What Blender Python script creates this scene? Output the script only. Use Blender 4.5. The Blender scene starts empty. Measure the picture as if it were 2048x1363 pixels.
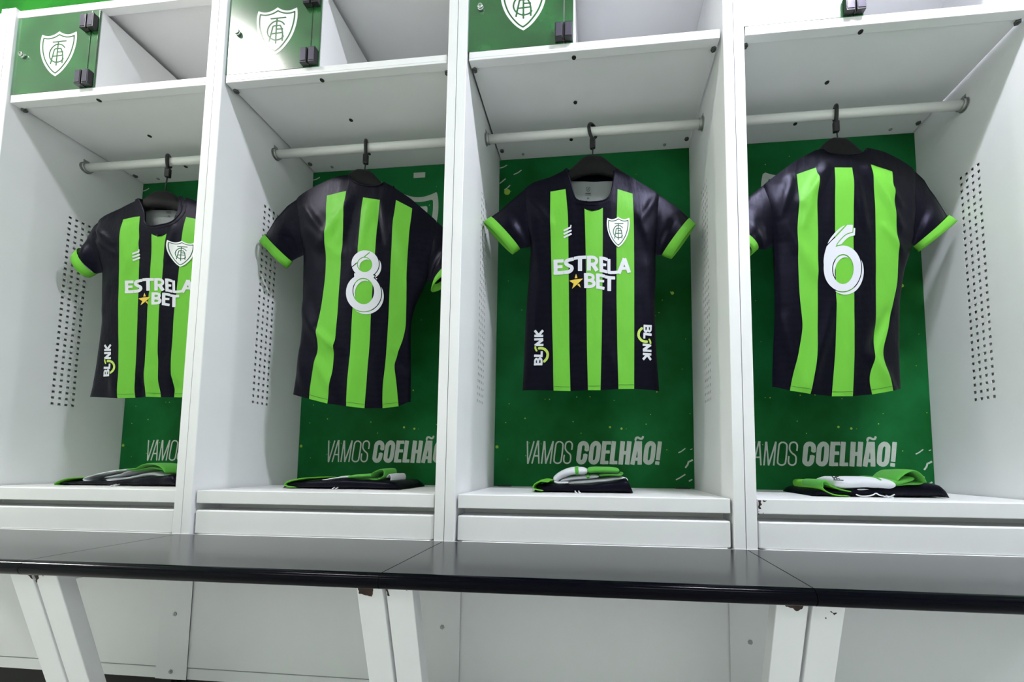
import bpy, bmesh, math, random
import numpy as np
from mathutils import Vector, Matrix, noise
from mathutils.bvhtree import BVHTree

random.seed(7)
sc = bpy.context.scene
COL = sc.collection
PI = math.pi

# ------------------------------------------------------------------ camera
cam_d = bpy.data.cameras.new('camera'); cam = bpy.data.objects.new('camera', cam_d); COL.objects.link(cam)
r_ = Vector((0.99528884, 0.09664247, 0.00776919)); f_ = Vector((-0.09695085, 0.99272523, 0.07139439)).normalized()
u_ = r_.cross(f_).normalized(); r_ = f_.cross(u_).normalized()
m = Matrix((r_, u_, -f_)).transposed().to_4x4(); m.translation = Vector((0.41937371, -1.08849194, 0.71629654))
cam.matrix_world = m
cam_d.sensor_width = 36; cam_d.lens = 804.38 / 2048 * 36
cam_d.shift_x = -91.6 / 2048; cam_d.shift_y = 185.34 / 2048
cam_d.clip_start = 0.02
sc.camera = cam

# ------------------------------------------------------------------ world, lamps, exposure
w = bpy.data.worlds.new('world'); sc.world = w; w.use_nodes = True
w.node_tree.nodes['Background'].inputs[0].default_value = (0.75, 0.78, 0.8, 1)
w.node_tree.nodes['Background'].inputs[1].default_value = 0.05
sc.view_settings.view_transform = 'Standard'; sc.view_settings.look = 'None'
sc.view_settings.gamma = 1; sc.view_settings.use_curve_mapping = False
sc.view_settings.exposure = 0.02
CEIL = 3.5
# each lamp: x, y, length along x, width along y, strength, colour
LAMPS = [(1.25, -0.65, 0.5, 0.05, 490.0, (0.88, 0.885, 1.0)), (-1.62, -0.72, 0.55, 0.05, 230.0, (1.0, 0.96, 0.94)),
         (4.0, -0.58, 0.7, 0.05, 600.0, (0.88, 0.89, 1.0)), (-4.3, -0.58, 0.7, 0.05, 1000.0, (1.0, 0.97, 0.94)),
         (-2.2, -2.4, 1.2, 0.3, 12.0, (1.0, 0.97, 0.98)), (1.3, -2.4, 1.2, 0.3, 12.0, (0.98, 0.95, 1.0))]

# ------------------------------------------------------------------ materials
def mat(name, col, rough=0.5, metal=0.0, var=0.0, scale=8.0, spec=0.5, bump=0.0, bscale=200.0, coat=0.0, emit=None, es=1.0, alpha=1.0, col2=None, ramp=(0.35, 0.65), detail=4.0):
    M = bpy.data.materials.new(name); M.use_nodes = True
    nt = M.node_tree; b = nt.nodes['Principled BSDF']
    b.inputs['Base Color'].default_value = (*col, 1); b.inputs['Roughness'].default_value = rough
    b.inputs['Metallic'].default_value = metal; b.inputs['Specular IOR Level'].default_value = spec
    b.inputs['Coat Weight'].default_value = coat; b.inputs['Coat Roughness'].default_value = min(rough, 0.3)
    tc = nt.nodes.new('ShaderNodeTexCoord')
    if var or col2:
        n = nt.nodes.new('ShaderNodeTexNoise'); n.inputs['Scale'].default_value = scale; n.inputs['Detail'].default_value = detail
        nt.links.new(tc.outputs['Object'], n.inputs['Vector'])
        rp = nt.nodes.new('ShaderNodeValToRGB'); rp.color_ramp.elements[0].position = ramp[0]; rp.color_ramp.elements[1].position = ramp[1]
        c2 = col2 if col2 else tuple(min(1, c * (1 + var)) for c in col)
        c1 = col if col2 else tuple(c * (1 - var) for c in col)
        rp.color_ramp.elements[0].color = (*c1, 1); rp.color_ramp.elements[1].color = (*c2, 1)
        nt.links.new(n.outputs['Fac'], rp.inputs['Fac']); nt.links.new(rp.outputs['Color'], b.inputs['Base Color'])
    if bump:
        n2 = nt.nodes.new('ShaderNodeTexNoise'); n2.inputs['Scale'].default_value = bscale
        nt.links.new(tc.outputs['Object'], n2.inputs['Vector'])
        bp = nt.nodes.new('ShaderNodeBump'); bp.inputs['Strength'].default_value = bump; bp.inputs['Distance'].default_value = 0.002
        nt.links.new(n2.outputs['Fac'], bp.inputs['Height']); nt.links.new(bp.outputs['Normal'], b.inputs['Normal'])
    if emit:
        b.inputs['Emission Color'].default_value = (*emit, 1); b.inputs['Emission Strength'].default_value = es
    return M
M = {}
M['paint'] = mat('white_powder_coat', (0.86, 0.865, 0.875), 0.38, var=0.02, scale=3, bump=0.05, bscale=350)
M['paint2'] = mat('white_back_sheet', (0.83, 0.835, 0.82), 0.5, var=0.02, scale=3)
M['rod'] = mat('cream_tube', (0.82, 0.83, 0.79), 0.35)
M['bracket'] = mat('dull_zinc', (0.38, 0.39, 0.38), 0.4, metal=0.6)
M['chrome'] = mat('chrome', (0.85, 0.85, 0.87), 0.12, metal=1)
M['bolt'] = mat('dark_zinc_bolt', (0.10, 0.11, 0.10), 0.4, metal=0.5)
M['blackhole'] = mat('black_plug', (0.012, 0.012, 0.012), 0.6)
M['hinge'] = mat('black_hinge', (0.012, 0.010, 0.016), 0.3, coat=0.3)
M['hinge_face'] = mat('hinge_cap', (0.12, 0.105, 0.15), 0.25, metal=0.3)
M['bench'] = mat('dark_laminate', (0.022, 0.024, 0.026), 0.20, spec=0.55, var=0.15, scale=25, bump=0.02, bscale=120)
M['bull'] = mat('black_edge', (0.0015, 0.0015, 0.004), 0.14, spec=0.07)
M['rust'] = mat('rusty_steel', (0.05, 0.022, 0.012), 0.8, col2=(0.02, 0.012, 0.01), scale=90)
M['panel'] = mat('dark_green_print', (0.006, 0.082, 0.014), 0.45, col2=(0.015, 0.19, 0.055), scale=3.5, ramp=(0.32, 0.72), detail=6, spec=0.05)
M['doorgreen'] = mat('green_backed_glass', (0.004, 0.075, 0.012), 0.20, col2=(0.018, 0.17, 0.035), scale=9, ramp=(0.35, 0.68), detail=6, spec=1.0, coat=1.0)
M['glass_edge'] = mat('glass_edge', (0.35, 0.55, 0.48), 0.15)
M['wallgreen'] = mat('bright_green_wall', (0.008, 0.11, 0.02), 0.6, col2=(0.05, 0.40, 0.05), scale=2.6, ramp=(0.38, 0.62), detail=5, spec=0.1)
M['print_grey'] = mat('pale_grey_print', (0.48, 0.53, 0.47), 0.5, var=0.04, scale=60)
M['print_white'] = mat('white_print', (0.85, 0.87, 0.88), 0.45)
M['lime'] = mat('lime_print', (0.32, 0.52, 0.05), 0.6)
M['limedark'] = mat('faint_green_print', (0.06, 0.25, 0.03), 0.6)
def cloth(name, col, rough, sheen, spec=0.5, pat=0.0):
    m_ = mat(name, col, rough, spec=spec, bump=0.12, bscale=900)
    b = m_.node_tree.nodes['Principled BSDF']; b.inputs['Sheen Weight'].default_value = sheen; b.inputs['Sheen Roughness'].default_value = 0.4
    if pat:                                    # tonal zigzag knit on the dark cloth
        nt = m_.node_tree; tc = nt.nodes.new('ShaderNodeTexCoord'); wv = nt.nodes.new('ShaderNodeTexWave')
        wv.wave_type = 'BANDS'; wv.bands_direction = 'Z'; wv.inputs['Scale'].default_value = 14; wv.inputs['Distortion'].default_value = 5; wv.inputs['Detail Scale'].default_value = 3
        nt.links.new(tc.outputs['Object'], wv.inputs['Vector'])
        rp = nt.nodes.new('ShaderNodeValToRGB'); rp.color_ramp.elements[0].color = (*[c * (1 - pat) for c in col], 1); rp.color_ramp.elements[1].color = (*[c * (1 + pat) for c in col], 1)
        nt.links.new(wv.outputs['Fac'], rp.inputs['Fac']); nt.links.new(rp.outputs['Color'], b.inputs['Base Color'])
    if pat: b.inputs['Specular Tint'].default_value = (.62, .60, 1, 1)
    nt = m_.node_tree; tc = nt.nodes.new('ShaderNodeTexCoord'); n3 = nt.nodes.new('ShaderNodeTexNoise'); n3.inputs['Scale'].default_value = 16; n3.inputs['Detail'].default_value = 3
    mp = nt.nodes.new('ShaderNodeMapping'); mp.inputs['Scale'].default_value = (1.6, 1, .6); nt.links.new(tc.outputs['Object'], mp.inputs[0]); nt.links.new(mp.outputs[0], n3.inputs['Vector'])
    b3 = nt.nodes.new('ShaderNodeBump'); b3.inputs['Strength'].default_value = .35; b3.inputs['Distance'].default_value = .008
    nt.links.new(n3.outputs['Fac'], b3.inputs['Height'])
    old = [n for n in nt.nodes if n.type == 'BUMP' and n != b3]
    if old: nt.links.new(b3.outputs['Normal'], old[0].inputs['Normal'])
    return m_
M['black'] = cloth('navy_black_jersey', (0.0018, 0.0018, 0.0042), 0.36, 0.0, 0.13, pat=0.35)
M['green'] = cloth('lime_jersey', (0.155, 0.52, 0.045), 0.5, 0.0, 0.2)
M['sockgreen'] = cloth('green_knit', (0.09, 0.40, 0.05), 0.8, 0.2, 0.2)
M['sockwhite'] = cloth('white_knit', (0.66, 0.68, 0.72), 0.85, 0.2, 0.2)
M['seam'] = mat('dark_green_thread', (0.04, 0.17, 0.015), 0.6)
M['tape'] = cloth('grey_neck_lining', (0.24, 0.26, 0.26), 0.6, 0.1, 0.3)
M['num'] = mat('white_transfer', (0.70, 0.71, 0.77), 0.45)
M['crestgreen'] = mat('crest_green', (0.02, 0.13, 0.06), 0.6)
M['yellow'] = mat('yellow_print', (0.78, 0.55, 0.06), 0.5)
M['blinkgreen'] = mat('yellow_green_print', (0.50, 0.68, 0.10), 0.5)
M['hanger'] = mat('black_velvet_plastic', (0.007, 0.007, 0.0075), 0.6, spec=0.2, bump=0.2, bscale=500, var=0.3, scale=40)
M['hook'] = mat('black_plastic', (0.005, 0.005, 0.006), 0.35)
M['floor'] = mat('pale_grey_floor', (0.52, 0.52, 0.50), 0.55, var=0.06, scale=15)
M['gap_shade'] = mat('black_gap_shade', (0.008, 0.007, 0.006), 0.7)  # shadow of the gap below the lockers, put in as near-black colour
M['wall'] = mat('white_wall', (0.70, 0.72, 0.71), 0.7, var=0.02, scale=2)
M['inkgrey'] = mat('grey_ink', (0.05, 0.06, 0.06), 0.6)

# ------------------------------------------------------------------ object helpers
def link(name, me, parent=None, mats=(), loc=None):
    o = bpy.data.objects.new(name, me); COL.objects.link(o)
    if me is not None and not me.materials:
        for mm in mats: me.materials.append(M[mm])
    if parent: o.parent = parent
    if loc: o.location = loc
    return o
def empty(name, loc, label, cat, group=None):
    o = bpy.data.objects.new(name, None); COL.objects.link(o); o.location = loc; o.empty_display_size = 0.05
    o['label'] = label; o['category'] = cat
    if group: o['group'] = group
    return o
def mesh(bm, smooth=False):
    me = bpy.data.meshes.new('m'); bmesh.ops.recalc_face_normals(bm, faces=bm.faces); bm.to_mesh(me); bm.free()
    if smooth:
        for p in me.polygons: p.use_smooth = True
    return me
def box(bm, x0, x1, y0, y1, z0, z1, mi=0):
    v = [bm.verts.new(c) for c in ((x0, y0, z0), (x1, y0, z0), (x1, y1, z0), (x0, y1, z0), (x0, y0, z1), (x1, y0, z1), (x1, y1, z1), (x0, y1, z1))]
    for f in ((0, 3, 2, 1), (4, 5, 6, 7), (0, 1, 5, 4), (1, 2, 6, 5), (2, 3, 7, 6), (3, 0, 4, 7)):
        bm.faces.new([v[i] for i in f]).material_index = mi
def bevel(o, wd=0.0012, seg=2):
    b = o.modifiers.new('bevel', 'BEVEL'); b.width = wd; b.segments = seg; b.limit_method = 'ANGLE'; b.angle_limit = 0.6
    return o
def boxes(name, lst, parent, m_, bw=0.0012, loc=None):
    bm = bmesh.new()
    for b in lst: box(bm, *b)
    me = mesh(bm); o = link(name, me, parent, (m_,), loc)
    if bw: bevel(o, bw)
    return o
def cyl(bm, p0, p1, r0, r1=None, n=20, mi=0):
    p0, p1 = Vector(p0), Vector(p1); r1 = r0 if r1 is None else r1
    d = (p1 - p0).normalized(); a = d.orthogonal().normalized(); b = d.cross(a)
    A = [bm.verts.new(p0 + (a * math.cos(2 * PI * i / n) + b * math.sin(2 * PI * i / n)) * r0) for i in range(n)]
    B = [bm.verts.new(p1 + (a * math.cos(2 * PI * i / n) + b * math.sin(2 * PI * i / n)) * r1) for i in range(n)]
    for i in range(n):
        f = bm.faces.new((A[i], A[(i + 1) % n], B[(i + 1) % n], B[i])); f.smooth = True; f.material_index = mi
    bm.faces.new(A[::-1]).material_index = mi; bm.faces.new(B).material_index = mi
def tube(bm, pts, r, n=10, mi=0, flat=None):
    pts = [Vector(p) for p in pts]; rings = []
    up = Vector((0, 1, 0.001))
    for i, p in enumerate(pts):
        d = (pts[min(i + 1, len(pts) - 1)] - pts[max(i - 1, 0)]).normalized()
        a = d.cross(up)
        if a.length < 1e-3: a = d.cross(Vector((1, 0, 0)))
        a.normalize(); b = a.cross(d).normalized()
        rr = r[i] if isinstance(r, (list, tuple)) else r
        fx, fy = flat if flat else (1, 1)
        rings.append([bm.verts.new(p + a * rr * fx * math.cos(2 * PI * k / n) + b * rr * fy * math.sin(2 * PI * k / n)) for k in range(n)])
    for A, B in zip(rings, rings[1:]):
        for k in range(n):
            f = bm.faces.new((A[k], A[(k + 1) % n], B[(k + 1) % n], B[k])); f.smooth = True; f.material_index = mi
    bm.faces.new(rings[0][::-1]).material_index = mi; bm.faces.new(rings[-1]).material_index = mi

# ------------------------------------------------------------------ flat print shapes: signed distance fields cut into polygons
def seg_d(U, V, a, b):
    ax, ay = a; bx, by = b; dx, dy = bx - ax, by - ay; L2 = dx * dx + dy * dy + 1e-9
    t = np.clip(((U - ax) * dx + (V - ay) * dy) / L2, 0, 1)
    return np.hypot(U - ax - t * dx, V - ay - t * dy)
def stroke(U, V, pts, wd, butt=True):
    h = wd / 2; d = np.full(U.shape, 1e9)
    n = len(pts)
    for i in range(n - 1):
        s = seg_d(U, V, pts[i], pts[i + 1]) - h
        (ax, ay), (bx, by) = pts[i], pts[i + 1]
        L = math.hypot(bx - ax, by - ay) + 1e-9; ex, ey = (bx - ax) / L, (by - ay) / L
        if butt and i == 0: s = np.maximum(s, -((U - ax) * ex + (V - ay) * ey))
        if butt and i == n - 2: s = np.maximum(s, (U - bx) * ex + (V - by) * ey)
        d = np.minimum(d, s)
    return d
def poly(U, V, pts):
    d = np.full(U.shape, 1e9); inside = np.zeros(U.shape, bool); n = len(pts)
    for i in range(n):
        a, b = pts[i], pts[(i + 1) % n]
        d = np.minimum(d, seg_d(U, V, a, b))
        c = ((a[1] > V) != (b[1] > V)) & (U < (b[0] - a[0]) * (V - a[1]) / (b[1] - a[1] + 1e-12) + a[0])
        inside ^= c
    return np.where(inside, -d, d)
def ell(U, V, cx, cy, rx, ry):
    k = np.hypot((U - cx) / rx, (V - cy) / ry); return (k - 1) * min(rx, ry)
def smooth_path(pts, n=5, closed=False):
    P = [Vector((*p, 0)) for p in pts]; out = []
    N = len(P); R = range(N if closed else N - 1)
    for i in R:
        p0 = P[(i - 1) % N] if closed or i > 0 else P[i]; p1 = P[i]; p2 = P[(i + 1) % N]; p3 = P[(i + 2) % N] if closed or i + 2 < N else p2
        for k in range(n):
            t = k / n
            q = 0.5 * ((2 * p1) + (-p0 + p2) * t + (2 * p0 - 5 * p1 + 4 * p2 - p3) * t * t + (-p0 + 3 * p1 - 3 * p2 + p3) * t ** 3)
            out.append((q.x, q.y))
    if not closed: out.append((P[-1].x, P[-1].y))
    return out
def grid(u0, v0, u1, v1, res):
    us = np.arange(u0, u1 + res, res); vs = np.arange(v0, v1 + res, res)
    return np.meshgrid(us, vs)
def contour(U, V, F):
    """polygons covering F<0, as (list of (u,v), list of faces)"""
    verts = []; faces = []; idx = {}
    H, W = F.shape
    F = np.where(np.abs(F) < 1e-6, 1e-6, F)
    neg = F < 0
    anyn = neg[:-1, :-1] | neg[1:, :-1] | neg[:-1, 1:] | neg[1:, 1:]
    def gv(key, u, v):
        if key not in idx: idx[key] = len(verts); verts.append((u, v))
        return idx[key]
    for i, j in zip(*np.nonzero(anyn)):
        cs = ((i, j), (i, j + 1), (i + 1, j + 1), (i + 1, j)); out = []
        for k in range(4):
            a, b = cs[k], cs[(k + 1) % 4]; fa, fb = F[a], F[b]
            if fa < 0: out.append(gv(a, U[a], V[a]))
            if (fa < 0) != (fb < 0):
                t = fa / (fa - fb); key = (min(a, b), max(a, b))
                out.append(gv(key, U[a] + t * (U[b] - U[a]), V[a] + t * (V[b] - V[a])))
        if len(out) >= 3: faces.append(out)
    return verts, faces
def bil(quad, u0, v0, u1, v1):
    (a, b, c, d) = [np.array(q) for q in quad]
    def f(u, v):
        s, t = (u - u0) / (u1 - u0), (v - v0) / (v1 - v0)
        p = (a * (1 - s) + b * s) * (1 - t) + (d * (1 - s) + c * s) * t
        return float(p[0]), float(p[1])
    return f
def print_mesh(shape, mp, place):
    """shape=(verts,faces) in drawing units; mp maps to (x,z) metres; place(x,z) gives the 3D point"""
    vs = [place(*mp(u, v)) for u, v in shape[0]]
    me = bpy.data.meshes.new('print'); me.from_pydata(vs, [], shape[1]); me.update()
    bm = bmesh.new(); bm.from_mesh(me)
    bmesh.ops.recalc_face_normals(bm, faces=bm.faces)
    if sum(f.normal.y for f in bm.faces) > 0: bmesh.ops.reverse_faces(bm, faces=bm.faces)
    bm.to_mesh(me); bm.free()
    for p in me.polygons: p.use_smooth = True
    return me
SHIRTS = {0: {'c': [[(-1.4247, 1.5975), (-1.4075, 1.524), (-1.3922, 1.4027), (-1.3848, 1.3134), (-1.3724, 1.2143), (-1.3775, 1.1156), (-1.3882, 0.9867),
            (-1.3958, 0.9374)],
           [(-1.3134, 1.5938), (-1.3082, 1.4737), (-1.3072, 1.4076), (-1.2946, 1.2433), (-1.2785, 1.0488), (-1.2691, 0.9312)],
           [(-1.2518, 1.6053), (-1.239, 1.5226), (-1.2324, 1.4202), (-1.2236, 1.2406), (-1.218, 1.1113), (-1.2142, 1.0096), (-1.2138, 0.961),
            (-1.2073, 0.9333)],
           [(-1.1982, 1.5364), (-1.1943, 1.4703), (-1.1929, 1.3727), (-1.1922, 1.2723), (-1.1875, 1.1108), (-1.1862, 0.9841), (-1.1754, 0.952),
            (-1.1743, 0.9376)],
           [(-1.1468, 1.5394), (-1.1505, 1.4587), (-1.1517, 1.3815), (-1.1516, 1.2735), (-1.1454, 1.1118), (-1.1377, 0.985), (-1.1258, 0.96),
            (-1.1241, 0.9367)],
           [(-1.0928, 1.6108), (-1.0966, 1.528), (-1.0985, 1.3984), (-1.103, 1.2449), (-1.1009, 1.0819), (-1.0973, 0.9992), (-1.0851, 0.9614),
            (-1.0835, 0.938)],
           [(-1.049, 1.6045), (-1.0473, 1.5274), (-1.0443, 1.4051), (-1.0476, 1.2502), (-1.0467, 1.0857), (-1.0426, 1.0023), (-1.0349, 0.9641),
            (-1.0333, 0.9404)],
           [(-0.9836, 1.6342), (-0.9883, 1.5399), (-0.988, 1.4234), (-0.9876, 1.3082), (-0.9827, 1.1247), (-0.969, 0.9944), (-0.9589, 0.9446)]],
     'q': {'bl': [(-1.3719, 1.1588), (-1.2662, 1.1615), (-1.2518, 0.9793), (-1.3567, 0.9774)],
           'cr': [(-1.141, 1.5132), (-1.0528, 1.5165), (-1.0461, 1.418), (-1.1339, 1.415)],
           'lb': [(-1.2107, 1.6732), (-1.1858, 1.6743), (-1.1824, 1.627), (-1.2073, 1.6259)],
           'mk': [(-1.2568, 1.477), (-1.2312, 1.4779), (-1.2276, 1.4317), (-1.2533, 1.4308)],
           'sp': [(-1.3214, 1.4002), (-1.0239, 1.4103), (-1.0124, 1.2399), (-1.3077, 1.2318)],
           'tp': [(-1.2807, 1.6564), (-1.1383, 1.6624), (-1.1319, 1.5699), (-1.2737, 1.5644)]},
     'sl': {'bot': [(-1.3887, 1.4014), (-1.4057, 1.3983), (-1.421, 1.3969)],
            'cb': [(-1.421, 1.3969), (-1.4505, 1.3817)],
            'ct': [(-1.4723, 1.4892), (-1.4835, 1.4659)],
            'top': [(-1.4211, 1.5958), (-1.4386, 1.5768), (-1.4482, 1.5552), (-1.4633, 1.5106), (-1.4723, 1.4892)]},
     'sr': {'bot': [(-0.9852, 1.422), (-0.9798, 1.4203), (-0.9745, 1.4205)],
            'cb': [(-0.9745, 1.4205), (-0.9525, 1.4096)],
            'ct': [(-0.9049, 1.5335), (-0.8912, 1.5145)],
            'top': [(-0.9809, 1.6324), (-0.9543, 1.608), (-0.931, 1.5795), (-0.9049, 1.5335)]},
     'tilt': (0.15, -1.19),
     'top': [(-1.4211, 1.5958), (-1.3895, 1.6143), (-1.3368, 1.6371), (-1.2814, 1.6687), (-1.2717, 1.6789), (-1.2404, 1.6231), (-1.2286, 1.5813),
             (-1.2038, 1.5679), (-1.1759, 1.5729), (-1.1419, 1.5848), (-1.1226, 1.6068), (-1.1128, 1.642), (-1.1295, 1.693), (-1.0971, 1.6885),
             (-1.0515, 1.6727), (-0.9809, 1.6324)],
     'yoke': [(-1.3945, 1.5531), (-1.3077, 1.5909), (-1.2573, 1.6083), (-1.2298, 1.5653), (-1.2079, 1.5413), (-1.1773, 1.5278), (-1.1561, 1.5443),
              (-1.1281, 1.5751), (-1.0978, 1.6137), (-1.0442, 1.6016), (-0.9604, 1.5857)]},
 1: {'c': [[(-0.6444, 1.6441), (-0.621, 1.5648), (-0.6078, 1.4394), (-0.6031, 1.2902), (-0.5999, 1.1956), (-0.6035, 1.1018), (-0.611, 1.0088),
            (-0.6176, 0.9418)],
           [(-0.522, 1.6418), (-0.514, 1.5371), (-0.5118, 1.4466), (-0.5104, 1.364), (-0.516, 1.2678), (-0.5285, 1.1778), (-0.5183, 1.0976), (-0.535, 1.0367),
            (-0.5443, 0.9232)],
           [(-0.4545, 1.6563), (-0.4493, 1.532), (-0.4561, 1.4366), (-0.4597, 1.2188), (-0.4639, 1.1265), (-0.465, 1.0781), (-0.4672, 1.0042),
            (-0.4785, 0.9071)],
           [(-0.3938, 1.6337), (-0.4, 1.4406), (-0.4101, 1.218), (-0.4114, 1.0948), (-0.4148, 0.8987)],
           [(-0.3367, 1.6265), (-0.3409, 1.4272), (-0.3485, 1.2187), (-0.3482, 1.1266), (-0.352, 1.0353), (-0.3561, 0.8925)],
           [(-0.2838, 1.631), (-0.2865, 1.4703), (-0.2905, 1.2825), (-0.2919, 1.1586), (-0.2944, 1.0679), (-0.3001, 0.9769), (-0.2986, 0.8936)],
           [(-0.2286, 1.6038), (-0.23, 1.5415), (-0.2355, 1.2875), (-0.2381, 1.175), (-0.2464, 1.1199), (-0.2712, 1.0552), (-0.2604, 0.9913),
            (-0.2505, 0.9022)],
           [(-0.1493, 1.5705), (-0.1555, 1.48), (-0.1744, 1.352), (-0.2117, 1.2702), (-0.2276, 1.2002), (-0.2253, 1.1061), (-0.2182, 0.9206)]],
     'q': {'n': [(-0.4618, 1.4564), (-0.2916, 1.459), (-0.2818, 1.1944), (-0.4497, 1.1923)]},
     'sl': {'bot': [(-0.6056, 1.4378), (-0.6272, 1.4275), (-0.649, 1.4145)],
            'cb': [(-0.649, 1.4145), (-0.6684, 1.3907)],
            'ct': [(-0.7427, 1.5097), (-0.7585, 1.4838)],
            'top': [(-0.6421, 1.6421), (-0.674, 1.6175), (-0.6968, 1.5883), (-0.7131, 1.5689), (-0.7427, 1.5097)]},
     'sr': {'bot': [(-0.1731, 1.3506), (-0.1642, 1.3453), (-0.1536, 1.34)],
            'cb': [(-0.1606, 1.3399), (-0.1597, 1.3111)],
            'ct': [(-0.0758, 1.4246), (-0.0714, 1.3883)],
            'top': [(-0.1481, 1.5677), (-0.1246, 1.545), (-0.0988, 1.5012), (-0.0758, 1.4246)]},
     'tilt': (0.11, -0.4),
     'top': [(-0.6421, 1.6421), (-0.5878, 1.6746), (-0.5301, 1.7017), (-0.4879, 1.7174), (-0.4511, 1.7218), (-0.4288, 1.6941), (-0.3895, 1.6817),
             (-0.3509, 1.6842), (-0.3285, 1.6977), (-0.3033, 1.685), (-0.2366, 1.6414), (-0.1481, 1.5677)],
     'yoke': [(-0.6253, 1.6014), (-0.5185, 1.6384), (-0.4578, 1.6598), (-0.3992, 1.6398), (-0.3418, 1.6325), (-0.2863, 1.6344), (-0.2262, 1.6006),
              (-0.1389, 1.5217)]},
 2: {'c': [[(0.1664, 1.6456), (0.185, 1.5552), (0.1958, 1.4452), (0.1914, 1.3268), (0.1827, 1.2133), (0.1793, 1.0925), (0.1746, 0.9515)],
           [(0.2636, 1.62), (0.2645, 1.522), (0.2691, 1.3838), (0.2713, 1.3155), (0.2743, 1.1637), (0.2786, 1.0473), (0.2811, 0.9456)],
           [(0.3148, 1.622), (0.3237, 1.5299), (0.326, 1.4101), (0.3286, 1.2418), (0.3312, 1.0765), (0.3352, 0.9433)],
           [(0.3781, 1.5449), (0.3816, 1.4392), (0.3831, 1.3717), (0.3854, 1.2383), (0.3875, 1.0743), (0.391, 0.9453)],
           [(0.4377, 1.545), (0.4375, 1.4366), (0.437, 1.3694), (0.4359, 1.2367), (0.4335, 1.0734), (0.4303, 0.9449)],
           [(0.4861, 1.6133), (0.482, 1.4874), (0.4817, 1.3696), (0.4814, 1.2369), (0.4836, 1.0736), (0.4866, 0.9482)],
           [(0.5349, 1.5968), (0.5375, 1.4906), (0.5384, 1.3724), (0.5377, 1.2392), (0.5368, 1.0753), (0.5357, 0.9496)],
           [(0.623, 1.604), (0.6138, 1.4977), (0.6093, 1.3956), (0.6097, 1.3112), (0.6062, 1.2444), (0.6059, 1.1613), (0.6097, 1.0626), (0.6172, 0.9456)]],
     'q': {'bl': [(0.1834, 1.1822), (0.299, 1.179), (0.3004, 0.9972), (0.1859, 0.9988)],
           'br': [(0.5245, 1.1729), (0.6188, 1.1703), (0.6171, 1.009), (0.5237, 1.0103)],
           'cr': [(0.4505, 1.5149), (0.5246, 1.511), (0.524, 1.4085), (0.4504, 1.4118)],
           'lb': [(0.3746, 1.6546), (0.4027, 1.6529), (0.4028, 1.6037), (0.3748, 1.6053)],
           'mk': [(0.3072, 1.4959), (0.3386, 1.4943), (0.3388, 1.4489), (0.3075, 1.4504)],
           'sp': [(0.2323, 1.4287), (0.5563, 1.4137), (0.5551, 1.2324), (0.2343, 1.2428)],
           'tp': [(0.3249, 1.6782), (0.4761, 1.6686), (0.4759, 1.5695), (0.3255, 1.5779)]},
     'sl': {'bot': [(0.1964, 1.4435), (0.1767, 1.4409), (0.159, 1.4382)],
            'cb': [(0.159, 1.4382), (0.1333, 1.4218)],
            'ct': [(0.0553, 1.5549), (0.0302, 1.5348)],
            'top': [(0.167, 1.6434), (0.1259, 1.61), (0.0856, 1.5748), (0.0553, 1.5549)]},
     'sr': {'bot': [(0.6089, 1.394), (0.6188, 1.3936), (0.63, 1.3948)],
            'cb': [(0.63, 1.3948), (0.6602, 1.3834)],
            'ct': [(0.7192, 1.5142), (0.7385, 1.4916)],
            'top': [(0.6225, 1.602), (0.672, 1.5629), (0.6973, 1.5393), (0.7192, 1.5142)]},
     'tilt': (0.0, 0.4),
     'top': [(0.167, 1.6434), (0.2048, 1.6626), (0.2648, 1.674), (0.3192, 1.6964), (0.3309, 1.6445), (0.3462, 1.5896), (0.3628, 1.5748), (0.3975, 1.5676),
             (0.432, 1.5691), (0.4516, 1.5783), (0.4647, 1.5999), (0.4721, 1.6357), (0.4771, 1.6843), (0.5062, 1.6736), (0.5733, 1.6292), (0.6225, 1.602)],
     'yoke': [(0.1714, 1.5938), (0.2642, 1.6164), (0.3144, 1.6256), (0.3463, 1.5802), (0.3778, 1.5508), (0.4123, 1.5368), (0.4378, 1.5509), (0.4646, 1.5803),
              (0.4864, 1.6168), (0.5344, 1.5933), (0.6191, 1.5611)]},
 3: {'c': [[(0.9404, 1.5941), (0.9602, 1.5123), (0.9662, 1.3983), (0.9671, 1.3257), (0.966, 1.1902), (0.9557, 1.0557), (0.9494, 0.9502)],
           [(1.0392, 1.6187), (1.0385, 1.5094), (1.0304, 1.4333), (1.0308, 1.2914), (1.0313, 1.2174), (1.0381, 1.131), (1.0262, 1.0712), (1.0077, 1.0065),
            (0.9936, 0.9362)],
           [(1.0983, 1.6393), (1.0993, 1.5969), (1.0931, 1.5173), (1.0923, 1.4155), (1.085, 1.2472), (1.0803, 1.1477), (1.073, 1.037), (1.0634, 0.9852),
            (1.05, 0.9251)],
           [(1.1548, 1.6381), (1.1463, 1.5167), (1.1435, 1.4328), (1.1395, 1.2466), (1.1299, 1.0499), (1.1135, 0.9189)],
           [(1.2105, 1.6399), (1.2108, 1.5878), (1.2011, 1.4504), (1.1951, 1.2151), (1.1876, 1.0508), (1.1759, 0.9197)],
           [(1.2725, 1.6549), (1.271, 1.5991), (1.2747, 1.5373), (1.2703, 1.3859), (1.2669, 1.2849), (1.2602, 1.1186), (1.2499, 1.0338), (1.2264, 0.9746),
            (1.237, 0.9264)],
           [(1.3433, 1.6368), (1.3354, 1.5597), (1.3369, 1.4969), (1.3494, 1.3733), (1.3424, 1.2716), (1.3177, 1.1904), (1.301, 1.1227), (1.2759, 1.0562),
            (1.2878, 1.0038), (1.3045, 0.939)],
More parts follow.
